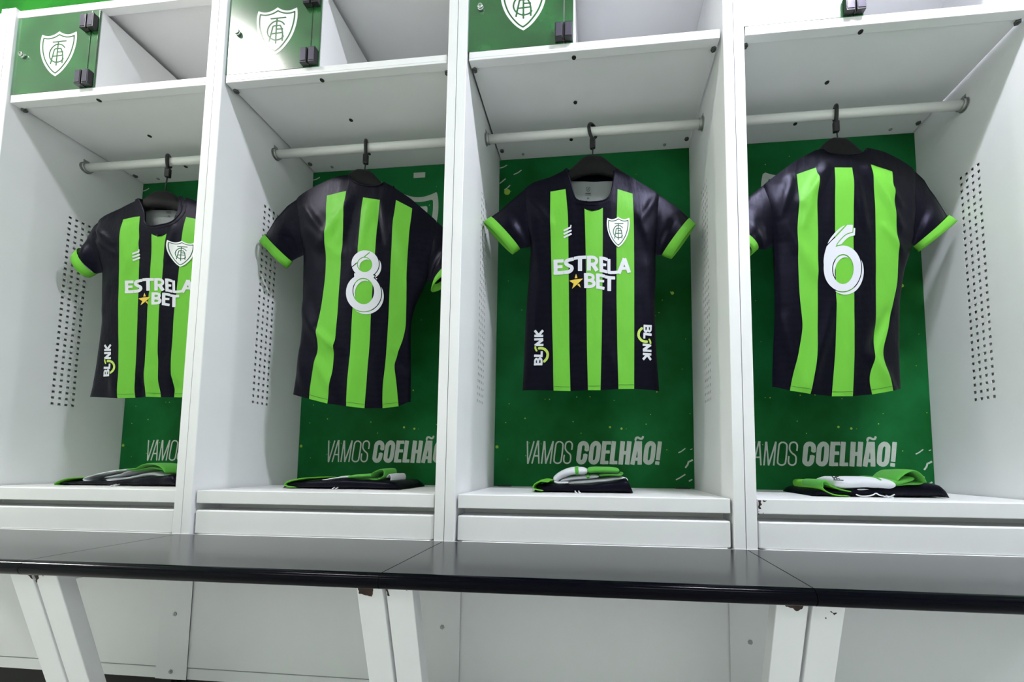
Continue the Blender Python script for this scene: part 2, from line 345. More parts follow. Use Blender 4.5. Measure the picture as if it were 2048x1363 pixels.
           [(1.4334, 1.6609), (1.4218, 1.5591), (1.4151, 1.4125), (1.3803, 1.3357), (1.3583, 1.2254), (1.3495, 1.0624), (1.3482, 0.9506)]],
     'q': {'n': [(1.0908, 1.462), (1.2623, 1.4669), (1.2499, 1.2139), (1.081, 1.2103)]},
     'sl': {'bot': [(0.9648, 1.3966), (0.9393, 1.383), (0.9189, 1.3841)],
            'cb': [(0.9189, 1.3841), (0.8981, 1.3659)],
            'ct': [(0.8498, 1.4388), (0.8428, 1.4096)],
            'top': [(0.939, 1.5919), (0.8952, 1.5543), (0.8701, 1.4996), (0.8498, 1.4388)]},
     'sr': {'bot': [(1.4126, 1.4108), (1.4142, 1.4092), (1.4173, 1.4084)],
            'cb': [(1.4173, 1.4084), (1.4357, 1.3917)],
            'ct': [(1.5303, 1.5104), (1.5567, 1.4903)],
            'top': [(1.4309, 1.6586), (1.4617, 1.6292), (1.4771, 1.5995), (1.4944, 1.5749), (1.5303, 1.5104)]},
     'tilt': (0.13, 1.17),
     'top': [(0.939, 1.5919), (0.9977, 1.6352), (1.0419, 1.6667), (1.0988, 1.6987), (1.1254, 1.7063), (1.1474, 1.692), (1.2021, 1.6871), (1.2479, 1.6954),
             (1.2683, 1.7146), (1.3215, 1.7063), (1.3791, 1.6847), (1.4309, 1.6586)],
     'yoke': [(0.9293, 1.5416), (1.0366, 1.6149), (1.1012, 1.6432), (1.1605, 1.6452), (1.2166, 1.6471), (1.2761, 1.6589), (1.3394, 1.633), (1.4119, 1.6056)]}}
FOLDS = {0: {'body': [(-1.4326, 0.6296), (-1.3748, 0.633), (-1.2602, 0.6351), (-1.148, 0.6432), (-1.0378, 0.6561), (-1.0089, 0.6623), (-0.9717, 0.6545)],
     'green': [(-1.3651, 0.65), (-1.3994, 0.6462), (-1.429, 0.6323), (-1.4203, 0.624), (-1.3893, 0.6234)],
     'socks': [[('sockgreen', [(-1.0418, 0.6686), (-1.0552, 0.686), (-1.0783, 0.6971), (-1.1084, 0.7005), (-1.1377, 0.6942), (-1.1594, 0.6857), (-1.1928, 0.681)], 0.008),
                ('sockwhite',
                 [(-1.1947, 0.6814), (-1.2639, 0.6723), (-1.32, 0.6606), (-1.3527, 0.6502), (-1.3597, 0.6427), (-1.3368, 0.6375), (-1.2797, 0.6396), (-1.2233, 0.6443)],
                 0.0085),
                ('sockgreen', [(-1.2283, 0.677), (-1.2395, 0.6752)], 0.0115)],
               [('sockgreen', [(-1.0464, 0.6702), (-1.0772, 0.6838), (-1.1147, 0.6874), (-1.1441, 0.6818), (-1.1887, 0.6771)], 0.012),
                ('sockwhite', [(-1.1923, 0.6754), (-1.2439, 0.6614), (-1.2999, 0.6508)], 0.01),
                ('sockwhite', [(-1.0505, 0.6536), (-1.0901, 0.6624), (-1.1351, 0.6653), (-1.1792, 0.6561), (-1.2236, 0.6476), (-1.2991, 0.6434)], 0.016)]]},
 1: {'body': [(-0.5987, 0.6375), (-0.5699, 0.642), (-0.4901, 0.6459), (-0.4025, 0.6511), (-0.2941, 0.6495), (-0.2298, 0.6451), (-0.2019, 0.6366)],
     'green': [(-0.5218, 0.6591), (-0.5571, 0.6533), (-0.5812, 0.6439), (-0.5783, 0.6336), (-0.5504, 0.6298)],
     'socks': [[('sockwhite', [(-0.3856, 0.664), (-0.4161, 0.6612), (-0.4553, 0.6554), (-0.4902, 0.6492), (-0.5232, 0.6438)], 0.0085),
                ('sockwhite', [(-0.5276, 0.6438), (-0.5229, 0.6397), (-0.4899, 0.6422), (-0.4243, 0.6508)], 0.005),
                ('sockgreen', [(-0.4135, 0.662), (-0.4221, 0.6603)], 0.0125), ('sockgreen', [(-0.3891, 0.6635), (-0.3423, 0.6673), (-0.3036, 0.671)], 0.0155),
                ('sockgreen', [(-0.3163, 0.6643), (-0.2997, 0.6792), (-0.2744, 0.6904), (-0.2638, 0.6844), (-0.2657, 0.6682), (-0.2858, 0.6566), (-0.3117, 0.6587)],
                 0.0065)],
               [('sockgreen', [(-0.3853, 0.6562), (-0.316, 0.6578), (-0.2774, 0.6591)], 0.008),
                ('sockwhite', [(-0.2625, 0.6621), (-0.2514, 0.6732), (-0.2451, 0.6643), (-0.2472, 0.6522)], 0.009),
                ('sockwhite', [(-0.4025, 0.6527), (-0.3373, 0.6519), (-0.2727, 0.651)], 0.006)]]},
 2: {'body': [(0.2278, 0.6382), (0.2631, 0.641), (0.3099, 0.6417), (0.4025, 0.6448), (0.4712, 0.6553), (0.512, 0.6617), (0.5264, 0.6514)],
     'green': [(0.2732, 0.6574), (0.2488, 0.6594), (0.23, 0.6489), (0.2292, 0.6369), (0.2585, 0.6308)],
     'socks': [[('sockwhite', [(0.3904, 0.6906), (0.3422, 0.6892), (0.3073, 0.6777), (0.2873, 0.6599)], 0.0245),
                ('sockwhite', [(0.2873, 0.6589), (0.3005, 0.6531), (0.3331, 0.6549)], 0.012),
                ('sockgreen', [(0.4885, 0.6934), (0.4484, 0.6948), (0.4163, 0.6945), (0.3886, 0.6924)], 0.019),
                ('sockgreen', [(0.3645, 0.6922), (0.3515, 0.6897)], 0.0275)],
               [('sockgreen', [(0.4976, 0.6875), (0.4917, 0.6797), (0.4575, 0.6802), (0.4255, 0.6771)], 0.01),
                ('sockwhite', [(0.4264, 0.6744), (0.3563, 0.6681), (0.3051, 0.6601)], 0.0145),
                ('sockwhite', [(0.5147, 0.6617), (0.4871, 0.6669), (0.4484, 0.6627), (0.4025, 0.6576), (0.3378, 0.6513), (0.3098, 0.65)], 0.0165),
                ('sockgreen', [(0.3969, 0.6741), (0.3868, 0.673)], 0.018)]]},
 3: {'body': [(1.0363, 0.6375), (1.0893, 0.6407), (1.1671, 0.6467), (1.2629, 0.6546), (1.3572, 0.6595), (1.3865, 0.6506), (1.3913, 0.6379)],
     'green': [(1.1329, 0.6413), (1.1051, 0.6467), (1.0782, 0.657), (1.0669, 0.668), (1.0549, 0.6616), (1.0602, 0.6452), (1.089, 0.6313), (1.1297, 0.629)],
     'socks': [[('sockwhite', [(1.2442, 0.6608), (1.2063, 0.6652), (1.1679, 0.6664), (1.1214, 0.6641), (1.0864, 0.6653)], 0.035),
                ('sockgreen', [(1.212, 0.6653), (1.2025, 0.6664)], 0.039), ('sockgreen', [(1.2234, 0.6638), (1.2637, 0.6704), (1.2983, 0.6809)], 0.022),
                ('sockgreen', [(1.2486, 0.6722), (1.2705, 0.6936), (1.2918, 0.702), (1.3119, 0.69), (1.3232, 0.6683)], 0.007),
                ('sockgreen', [(1.0725, 0.6598), (1.0622, 0.6692), (1.0527, 0.6658), (1.0538, 0.6526)], 0.011)],
               [('sockgreen', [(1.3241, 0.6711), (1.3144, 0.6649), (1.2824, 0.6645), (1.248, 0.66)], 0.012),
                ('sockwhite', [(1.2479, 0.6568), (1.2055, 0.6489), (1.1478, 0.6473)], 0.011)]]}}
# ------------------------------------------------------------------ drawings of the writing and the badge
SHIELD = [(290,230),(370,258),(460,262),(560,234),(640,190),(700,145),(765,188),(850,215),(940,215),(1030,185),(1105,145),(1112,260),(1095,420),(1045,610),(970,790),(860,960),(730,1110),(595,1212),(480,1130),(370,990),(290,830),(245,640),(240,470),(260,330)]
SHIELD = smooth_path(SHIELD[:6], 3)[:-1] + smooth_path(SHIELD[5:11], 3)[:-1] + smooth_path(SHIELD[10:18], 3)[:-1] + smooth_path(SHIELD[17:] + SHIELD[:1], 3)[:-1]
def monogram(U, V, wd=30):
    S = [[(535, 408), (870, 372)], [(680, 392), (655, 560), (617, 965)],
         smooth_path([(825, 540), (780, 482), (700, 455), (600, 475), (510, 560), (462, 670), (465, 760), (510, 835), (600, 882), (700, 868), (765, 828), (790, 780)], 3),
         [(482, 925), (580, 580), (612, 563), (735, 553), (768, 640), (775, 740), (758, 905)], [(530, 745), (770, 715)], [(655, 640), (790, 630)]]
    d = np.full(U.shape, 1e9)
    for s in S: d = np.minimum(d, stroke(U, V, s, wd))
    return d
U, V = grid(210, 110, 1150, 1250, 13)
sh = poly(U, V, SHIELD)
SH_WHITE = contour(U, V, np.minimum(np.maximum(sh, -(sh + 48)), np.maximum(sh + 78, -monogram(U, V))))
SH_SOLID = contour(U, V, sh)
U, V = grid(210, 110, 1150, 1250, 24)
sh = poly(U, V, SHIELD)
SH_BIG = contour(U, V, np.minimum(np.maximum(sh, -(sh + 55)), sh + 110))
DOORQ = [(-1.5201, 2.2001), (-1.3034, 2.1772), (-1.2815, 1.9675), (-1.4952, 1.9867)]
door_map = bil([(a + 1.6, b) for a, b in DOORQ], 0, 0, 1304, 1363)
_pts = [door_map(u, v) for u, v in SHIELD]
SC = (sum((min(p[0] for p in _pts), max(p[0] for p in _pts))) / 2, (min(p[1] for p in _pts) + max(p[1] for p in _pts)) / 2)
SW = max(p[0] for p in _pts) - min(p[0] for p in _pts); SHH = max(p[1] for p in _pts) - min(p[1] for p in _pts)
def crest_map(cx, cz, wd, ht):
    def f(u, v):
        x, z = door_map(u, v); return cx + (x - SC[0]) / SW * wd, cz + (z - SC[1]) / SHH * ht
    return f

U, V = grid(60, 60, 1980, 490, 6)
thin = [[(103, 148), (107, 458)], [(197, 148), (110, 458)], [(250, 148), (166, 458)], [(258, 148), (264, 458)], [(205, 352), (262, 352)],
        [(340, 148), (302, 458)], [(347, 148), (360, 458)], [(465, 148), (360, 458)], [(466, 148), (425, 458)], [(240, 152), (272, 152)], [(98, 452), (118, 452)]]
O1 = smooth_path([(552, 155), (592, 175), (600, 220), (578, 400), (560, 440), (522, 452), (485, 435), (477, 395), (500, 215), (515, 172)], 4, True)
S1 = smooth_path([(722, 268), (730, 200), (715, 165), (685, 154), (650, 168), (635, 205), (635, 255), (660, 295), (700, 330), (708, 370), (700, 425), (675, 448), (645, 450), (618, 432), (612, 395), (620, 335)], 4)
d = np.full(U.shape, 1e9)
for s in thin: d = np.minimum(d, stroke(U, V, s, 20))
d = np.minimum(d, stroke(U, V, O1 + O1[:1], 20)); d = np.minimum(d, stroke(U, V, S1, 20))
heavy = [([(1174, 148), (1140, 462)], 60), ([(1170, 171), (1260, 171)], 46), ([(1160, 295), (1243, 295)], 44), ([(1140, 439), (1224, 439)], 46),
         ([(1300, 148), (1268, 462)], 60), ([(1270, 439), (1346, 439)], 46), ([(1420, 148), (1390, 466)], 62), ([(1509, 148), (1478, 466)], 62), ([(1405, 305), (1490, 305)], 50),
         ([(1612, 148), (1548, 466)], 58), ([(1650, 148), (1646, 466)], 58), ([(1590, 392), (1650, 392)], 42), ([(1600, 165), (1675, 165)], 34), ([(1917, 150), (1888, 402)], 54), ([(1884, 420), (1878, 466)], 56)]
for s, wd in heavy: d = np.minimum(d, stroke(U, V, s, wd))
def oh(cx): return [(cx + 20, 175), (cx + 48, 200), (cx + 50, 245), (cx + 32, 385), (cx + 8, 428), (cx - 22, 437), (cx - 52, 420), (cx - 58, 385), (cx - 40, 235), (cx - 14, 188)]
for cx in (1042, 1782):
    p = smooth_path(oh(cx), 4, True); d = np.minimum(d, stroke(U, V, p + p[:1], 60))
C1 = smooth_path([(925,280),(932,235),(926,200),(905,180),(880,176),(855,186),(838,210),(832,250),(815,385),(817,412),(830,430),(852,438),(876,430),(895,408),(905,375),(912,326)], 2)
d = np.minimum(d, stroke(U, V, C1, 60))
d = np.minimum(d, stroke(U, V, smooth_path([(1590, 134), (1600, 104), (1625, 98), (1655, 113), (1680, 110), (1692, 84)], 4), 28))
SLOGAN = contour(U, V, d)
TEXTQ = bil([(0.1286, 0.8371), (0.6854, 0.8371), (0.6837, 0.6895), (0.1308, 0.6875)], 0, 0, 2048, 546)

U, V = grid(250, 200, 1900, 960, 8.5)
d = np.full(U.shape, 1e9)
spon = [([(318, 290), (328, 600)], 82), ([(285, 322), (492, 322)], 68), ([(318, 442), (470, 440)], 60),
        (smooth_path([(290, 565), (420, 566), (520, 558), (610, 545), (662, 500), (655, 450), (600, 420), (545, 385), (545, 335), (590, 308), (698, 288)], 4), 72),
        ([(702, 275), (800, 262), (965, 262)], 66), ([(832, 280), (832, 537)], 85),
        ([(1015, 232), (1015, 532)], 80), (smooth_path([(1000, 262), (1110, 262), (1165, 300), (1165, 360), (1110, 398), (1000, 400)], 4), 62), ([(1085, 385), (1180, 530)], 78),
        ([(1262, 238), (1268, 555)], 75), ([(1228, 268), (1320, 275), (1392, 300)], 64), ([(1262, 402), (1365, 410)], 55), ([(1262, 520), (1388, 550)], 64),
        ([(1420, 285), (1420, 570)], 66), ([(1388, 545), (1450, 562), (1530, 558), (1612, 545)], 62),
        ([(1740, 262), (1622, 575)], 76), ([(1735, 262), (1835, 552)], 76), ([(1675, 470), (1800, 465)], 56),
        ([(952, 580), (957, 885)], 78), (smooth_path([(940, 612), (1050, 612), (1098, 645), (1092, 700), (1040, 728), (940, 730)], 4), 60), (smooth_path([(1040, 730), (1110, 760), (1115, 815), (1060, 852), (940, 855)], 4), 64),
        ([(1195, 585), (1200, 895)], 72), ([(1165, 618), (1260, 622), (1338, 640)], 62), ([(1200, 735), (1325, 742)], 52), ([(1165, 860), (1332, 888)], 62),
        ([(1342, 650), (1450, 668), (1548, 668)], 64), ([(1430, 675), (1428, 938)], 75)]
for s, wd in spon: d = np.minimum(d, stroke(U, V, s, wd))
cuts = np.minimum(stroke(U, V, [(700, 240), (705, 320)], 7), np.minimum(stroke(U, V, [(495, 540), (500, 600)], 7), stroke(U, V, [(1388, 300), (1388, 600)], 7)))
SPONSOR = contour(U, V, np.maximum(d, -cuts))
d = np.minimum(poly(U, V, [(610, 733), (720, 708), (895, 692), (775, 808), (665, 900), (702, 795)]), np.minimum(poly(U, V, [(750, 590), (780, 680), (722, 685)]), poly(U, V, [(775, 820), (815, 793), (850, 880)])))
STAR = contour(U, V, d)

U, V = grid(205, 220, 640, 1150, 9)
d = np.full(U.shape, 1e9)
bl = [([(252, 1130), (252, 1085)], 50), ([(232, 1100), (440, 1103)], 56), (smooth_path([(255, 1100), (256, 1010), (288, 968), (322, 1000), (330, 1100)], 4), 46), (smooth_path([(330, 1100), (338, 1010), (378, 958), (416, 1000), (418, 1100)], 4), 50),
      ([(232, 890), (446, 903)], 60), ([(420, 905), (425, 785)], 54), ([(235, 490), (460, 490)], 56), ([(262, 640), (448, 500)], 66), ([(242, 628), (466, 633)], 58),
      ([(238, 402), (460, 407)], 58), ([(340, 385), (248, 268)], 60), ([(350, 385), (455, 268)], 60)]
for s, wd in bl: d = np.minimum(d, stroke(U, V, s, wd))
ye = np.minimum(stroke(U, V, smooth_path([(262, 672), (268, 720), (300, 778)], 4), 46), stroke(U, V, smooth_path([(345, 712), (420, 712), (500, 742), (558, 810), (572, 885), (545, 975), (475, 1045)], 4), 64))
BL_W = contour(U, V, np.maximum(d, -(ye - 14))); BL_Y = contour(U, V, ye)
BLQ = dict(u0=205, v0=220)

U, V = grid(90, 80, 830, 1280, 9)
def eight(U, V):
    o = np.minimum(ell(U, V, 464, 345, 246, 243), ell(U, V, 430, 872, 315, 332))
    o = np.minimum(o, poly(U, V, [(265, 520), (640, 560), (600, 620), (270, 620)]))
    return np.maximum(o, -np.minimum(ell(U, V, 455, 360, 136, 138), ell(U, V, 428, 840, 193, 234)))
m8 = eight(U, V)
NUM8 = contour(U, V, np.minimum(np.maximum(m8, -stroke(U, V, [(205, 425), (330, 320), (545, 140)], 16)), np.maximum(eight(U - 42, V - 50), -(m8 - 15))))
U, V = grid(80, 70, 850, 1310, 9)
STEM = smooth_path([(112, 800), (105, 700), (120, 580), (155, 450)], 3) + [(300, 290), (485, 92), (590, 88), (585, 212)] + smooth_path([(585, 212), (480, 245), (390, 325), (320, 420), (275, 545)], 3)[1:] + [(300, 800)]
def six(U, V):
    o = np.minimum(ell(U, V, 425, 828, 320, 388), poly(U, V, STEM))
    return np.maximum(o, -ell(U, V, 430, 840, 182, 252))
m6 = six(U, V)
strip = poly(U, V, [(165, 412)] + smooth_path([(165, 412), (215, 315), (310, 200), (400, 125), (475, 90)], 3)[1:] + [(492, 96), (300, 285), (165, 412)])
NUM6 = contour(U, V, np.minimum(np.maximum(m6, -stroke(U, V, [(140, 440), (300, 295), (500, 80)], 12)), np.minimum(np.maximum(strip, -(m6 - 14)), np.maximum(six(U - 44, V - 55), -(m6 - 15)))))
U, V = grid(0, 0, 120, 140, 5)
MARK = contour(U, V, np.minimum(stroke(U, V, [(8, 62), (86, 28)], 18), np.minimum(stroke(U, V, [(8, 96), (92, 60)], 18), np.minimum(stroke(U, V, [(8, 130), (92, 94)], 18), stroke(U, V, [(82, 30), (86, 5)], 12)))))
U, V = grid(0, 0, 100, 140, 4)
LABEL_MARK = contour(U, V, np.minimum(np.abs(poly(U, V, [(30, 5), (50, 0), (72, 5), (70, 30), (50, 48), (32, 30)])) - 2.5, np.minimum(stroke(U, V, [(42, 30), (60, 12)], 8), np.minimum(stroke(U, V, [(16, 66), (82, 66)], 12), np.minimum(stroke(U, V, [(8, 84), (92, 84)], 2.5), np.minimum(np.minimum(stroke(U, V, [(40, 126), (40, 104)], 5), stroke(U, V, [(60, 126), (60, 104)], 5)), np.minimum(stroke(U, V, [(40, 105), (50, 118)], 5), stroke(U, V, [(50, 118), (60, 105)], 5))))))))
# white flecks and lime spots of the wall print, in locker metres
FLECKS = [((.030, .892), (.045, .895), (.060, .903)), ((.087, .861), (.105, .868), (.119, .878)), ((.031, .827), (.055, .846)), ((.050, .7985), (.062, .806), (.074, .818))]
LOWF = [(((.7147, .755), (.725, .760), (.7398, .7714)), .004), (((.7388, .7008), (.747, .712), (.750, .722), (.7657, .7299)), .006), (((.7046, .6571), (.718, .664), (.7384, .6773)), .0045), (((.7504, .6523), (.7628, .6596)), .005), (((.757, .767), (.765, .770)), .003)]
FLECK_SHAPES = []
for F_, wd in [([(a, b + 1) for a, b in f], .0044) for f in FLECKS] + LOWF:
    U, V = grid(min(p[0] for p in F_) - .006, min(p[1] for p in F_) - .006, min(.7705, max(p[0] for p in F_) + .006), max(p[1] for p in F_) + .006, .0014)
    FLECK_SHAPES.append(contour(U, V, stroke(U, V, F_, wd)))
ident = lambda u, v: (u, v)
# ------------------------------------------------------------------ room shell
def struct(name, bxs, m_):
    o = boxes(name, bxs, None, m_, 0); o['kind'] = 'structure'; return o
struct('floor', [(-6, 6, -3.6, 0.44, -0.10, 0.0)], 'floor')
struct('ceiling', [(-6, 6, -3.6, 0.60, CEIL, CEIL + 0.1)], 'wall')
struct('wall_back', [(-6, 6, 0.44, 0.60, 0.0, CEIL)], 'wallgreen')
struct('wall_front', [(-6, 6, -3.7, -3.6, 0.0, CEIL)], 'wall')
struct('wall_left', [(-6.1, -6, -3.6, 0.60, 0.0, CEIL)], 'wall')
struct('wall_right', [(6, 6.1, -3.6, 0.60, 0.0, CEIL)], 'wall')
for i, (x, y, lx, ly, st, c) in enumerate(LAMPS):
    
    t = empty('ceiling_lamp', (x, y, 2.9), 'slim white hanging batten with a glowing tube, ' + ('above the right lockers' if i == 0 else 'above the left lockers' if i == 1 else 'beyond the far left locker' if x < -3 else 'beyond the far right locker' if x > 3 else 'left, away from the lockers' if x < 0 else 'right, away from the lockers'), 'lamp', 'ceiling battens')
    boxes('suspension_rod', [(sx * lx * .4 - .003, sx * lx * .4 + .003, -.003, .003, 0, CEIL - 2.9) for sx in (-1, 1)][:1], t, 'paint', 0); boxes('suspension_rod', [(lx * .4 - .003, lx * .4 + .003, -.003, .003, 0, CEIL - 2.9)], t, 'paint', 0)
    boxes('lamp_body', [(-lx / 2 - .02, lx / 2 + .02, -ly / 2 - .015, ly / 2 + .015, -.045, 0)], t, 'paint')
    M['tube%d' % i] = mat('glowing_tube', (.9, .9, .9), emit=c, es=st)
    boxes('lamp_tube', [(-lx / 2, lx / 2, -ly / 2, ly / 2, -.060, -.0455)], t, 'tube%d' % i, 0)

# ------------------------------------------------------------------ locker units
P = 0.8; W = 0.0288; D = 0.418; ZT = 1.947; ZB = 1.922; ZS = 0.6257
HY = [.1895 + k * .0195 for k in range(4)]; HZ = [.918 + k * .0222 for k in range(33)]; HH = .0042
def side_mesh(sgn):
    """hollow sheet-metal side: outer skin, front edge, inner skin punched with the square holes"""
    bm = bmesh.new(); y0, y1, z0, z1 = 0, .43, .088, 2.262
    X = (lambda x: x) if sgn > 0 else (lambda x: P - x)
    def q(*c): bm.faces.new([bm.verts.new((X(a), b, c_)) for a, b, c_ in c])
    q((.001, y0, z0), (.001, y1, z0), (.001, y1, z1), (.001, y0, z1))
    r = .0022                                          # rolled front corner
    q((.001, y0, z0), (.001, y0, z1), (W - r, y0, z1), (W - r, y0, z0))
    pr = (W - r, y0)
    for k in range(1, 4):
        a = k / 3 * PI / 2; p = (W - r + r * math.sin(a), y0 + r - r * math.cos(a))
        q((pr[0], pr[1], z0), (pr[0], pr[1], z1), (p[0], p[1], z1), (p[0], p[1], z0)); pr = p
    q((.001, y1, z0), (W, y1, z0), (W, y1, z1), (.001, y1, z1))
    q((.001, y0, z1), (W, y0, z1), (W, y1, z1), (.001, y1, z1)); q((.001, y0, z0), (W, y0, z0), (W, y1, z0), (.001, y1, z0))
    ys = [r] + [v for y in HY for v in (y - HH, y + HH)] + [y1]; zs = [z0] + [v for z in HZ for v in (z - HH, z + HH)] + [z1]
    gv = {}
    def V_(i, j, dx=0):
        k = (i, j, dx)
        if k not in gv: gv[k] = bm.verts.new((X(W - dx), ys[i], zs[j]))
        return gv[k]
    for i in range(len(ys) - 1):
        for j in range(len(zs) - 1):
            if i % 2 == 1 and j % 2 == 1:              # hole: sheet thickness seen in the reveal
                cs = [(i, j), (i + 1, j), (i + 1, j + 1), (i, j + 1)]
                for a, b in zip(cs, cs[1:] + cs[:1]): bm.faces.new((V_(*a), V_(*b), V_(*b, .0012), V_(*a, .0012)))
            else: bm.faces.new((V_(i, j), V_(i + 1, j), V_(i + 1, j + 1), V_(i, j + 1)))
    bmesh.ops.remove_doubles(bm, verts=bm.verts, dist=1e-5)
    return mesh(bm)
SIDE = {1: side_mesh(1), -1: side_mesh(-1)}
def screw_mesh(r, h, ax):
    bm = bmesh.new(); e = {'z': Vector((0, 0, -1)), 'y': Vector((0, -1, 0))}[ax]
    cyl(bm, (0, 0, 0), e * h, r, r * .9, 6 if r > .004 else 12); cyl(bm, e * h, e * (h * 1.6), r * .45, r * .4, 8)
    return mesh(bm)
SC_BIG = screw_mesh(.0085, .005, 'z'); SC_MID = screw_mesh(.0062, .003, 'z'); SC_Y = screw_mesh(.0065, .002, 'y')
def plug_mesh():
    bm = bmesh.new(); cyl(bm, (0, 0, 0), (0, 0, -.002), .0068, .006, 10); return mesh(bm)
PLUG = plug_mesh()
def rod_mesh():
    bm = bmesh.new(); cyl(bm, (W + .010, .220, 1.8495), (P - W - .010, .220, 1.8495), .0138, n=28); return mesh(bm)
def bracket_mesh(s):
    bm = bmesh.new(); x0 = W if s > 0 else P - W; d = s
    cyl(bm, (x0, .220, 1.8495), (x0 + d * .0015, .220, 1.8495), .0205, n=24)
    cyl(bm, (x0 + d * .0015, .220, 1.8495), (x0 + d * .0125, .220, 1.8495), .0172, n=24)
    cyl(bm, (x0, .220, 1.874), (x0 + d * .004, .220, 1.874), .0045, n=10)
    box(bm, min(x0, x0 + d * .0015), max(x0, x0 + d * .0015), .211, .229, 1.8495, 1.880)
    return mesh(bm)
ROD = rod_mesh(); BR = {1: bracket_mesh(1), -1: bracket_mesh(-1)}
PR = {}
def unit(b, full=True):
    X0 = b * P
    lab = {-3: 'white open locker unit at the far left edge, only a sliver of it showing', -2: 'white open locker unit holding the leftmost front-facing shirt',
           -1: 'white open locker unit around the shirt with the numeral eight', 0: 'white open locker unit around the front-facing shirt, third from left, both side walls visible',
           1: 'white open locker unit around the shirt with the numeral six, at the right'}[b]
    t = empty('open_locker', (X0, 0, 0), lab, 'locker', 'row of open steel lockers')
    def bx(name, lst, m_='paint', bw=.0012, parent=t): return boxes(name, lst, parent, m_, bw)
    for s in (1, -1): link('side_panel', SIDE[s], t, ('paint',))
    bx('back_sheet', [(W, P - W, .4185, .430, .088, 2.255)], 'paint2', 0)
    bx('top_shelf', [(W, P - W, .007, .4185, 2.2535, 2.257), (W, P - W, .007, .0085, 2.230, 2.2535), (W, P - W, .0085, .03, 2.230, 2.2315)])
    sh = bx('middle_shelf', [(W + .006, P - W - .006, .007, .4185, ZT - .020, ZT), (W + .006, P - W - .006, .007, .032, ZT - .027, ZT - .020)])
    bx('cubby_divider', [(.345, .350, .014, .4185, ZT, 2.2300), (.312, .345, .0140, .0155, ZT, 2.2300)])
    bx('seat_shelf', [(W + .006, P - W - .006, .0285, .4185, ZS - .012, ZS), (W + .006, P - W - .006, .008, .028, ZS - .038, ZS)], bw=.0018)
    bx('shelf_recess', [(W, P - W, .090, .094, .50, ZS - .013)], 'paint2', 0)
    bx('lower_panel', [(W + .006, P - W - .006, .008, .090, .4988, .568)], bw=.004)
    bx('lower_front', [(.0490, .7570, .003, .020, .121, .4985)])
    bx('corner_strip', [(-.046, .052, -.0014, -.0001, .089, .4990)], bw=.0004)
    bx('gap_shade_sheet', [(W, P - W, .030, .040, 0, .0875)], 'gap_shade', 0)  # added black sheet standing in for the shade under the plinth
    bx('plinth', [(.0490, .7570, .0035, .030, .088, .1185)])
    if full:
        for x, y in ((.044, .036), (.756, .037), (.050, .368), (.752, .371)):
            link('bolt', SC_BIG, sh, ('bolt',), (x, y, ZT - (.0270 if y < .1 else .020)))
        for x, y in ((.129, .392), (.675, .393)): link('screw', SC_MID, sh, ('bracket',), (x, y, ZT - .020))
        for x, y in ((.350, .026), (.346, .183), (.322, .338)): link('plug', PLUG, sh, ('blackhole',), (x, y, ZT - (.027 if y < .032 else .020)))
        for x, z in ((.003, .2705), (.003, .110)): link('screw', SC_Y, t, ('bracket',), (x, -.0014, z))
    link('hanging_rod', ROD, t, ('rod',))
    for s in (1, -1): link('rod_bracket', BR[s], t, ('bracket',))
    # printed sheet on the back
    pn = bx('printed_panel', [(W + .0012, P - W - .0012, .4150, .4180, ZS + .0005, ZT - .022)], 'panel', 0)
    yq = .4146
    if not PR:
        PR['slogan'] = print_mesh(SLOGAN, TEXTQ, lambda x, z: (x, yq, z))
        PR['badge'] = print_mesh(SH_BIG, crest_map(.405, 1.632, .35, .385), lambda x, z: (x, yq, z))
        PR['fl'] = [print_mesh(s_, ident, lambda x, z: (x, yq, z)) for s_ in FLECK_SHAPES]
        bm = bmesh.new()
        rng = random.Random(4)
        sp = [(.0621, 1.790, .0125), (.4675, .8493, .0042), (.5098, .8437, .0042), (.0400, .7741, .006), (.7008, 1.354, .006), (.50, .995, .003), (.64, .98, .0025), (.147, .883, .0025), (.24, .955, .002), (.33, .87, .002), (.60, .86, .002)]
        sp += [(rng.uniform(.04, .76), rng.uniform(.66, 1.88), rng.uniform(.0012, .0022)) for _ in range(46)]
        PR['spot'] = []
        for n_, (x, z, r) in enumerate(sp):
            if n_ < 5:
                b2 = bmesh.new(); b2.faces.new([b2.verts.new((x + r * math.cos(a * PI / 8), yq - .0001, z + r * math.sin(a * PI / 8))) for a in range(16)]); PR['spot'].append(mesh(b2)); continue
            bm.faces.new([bm.verts.new((x + r * math.cos(a * PI / 8), yq - .0001, z + r * math.sin(a * PI / 8))) for a in range(16)])
        PR['dots'] = mesh(bm)
    link('slogan', PR['slogan'], pn, ('print_grey',)); link('badge', PR['badge'], pn, ('print_grey',))
    for s_ in PR['fl']: link('fleck', s_, pn, ('print_grey',))
    for s_ in PR['spot']: link('lime_spot', s_, pn, ('lime',))
    link('fine_specks', PR['dots'], pn, ('lime',))['kind'] = 'stuff'
    if b == -1: bx('sticker', [(.471, .520, .4140, .4148, 1.873, 1.895)], 'print_grey', 0, pn)['label'] = 'small pale grey sticker'
    if b == 0:
        for x in (.050, .700): bx('clip', [(x, x + .052, .396, .4145, ZS + .0005, ZS + .0045)], 'hook', .001, pn)['label'] = 'black plastic clip at the foot of the print'
    # little glass door with its fixed strip
    dr = bx('glass_door', [(W + .002, .3190, .008, .0125, ZT + .0018, 2.2285)], 'doorgreen', .0006)
    fs = bx('fixed_glass_strip', [(.3235, .3485, .008, .0125, ZT + .0018, 2.2285)], 'doorgreen', .0006)
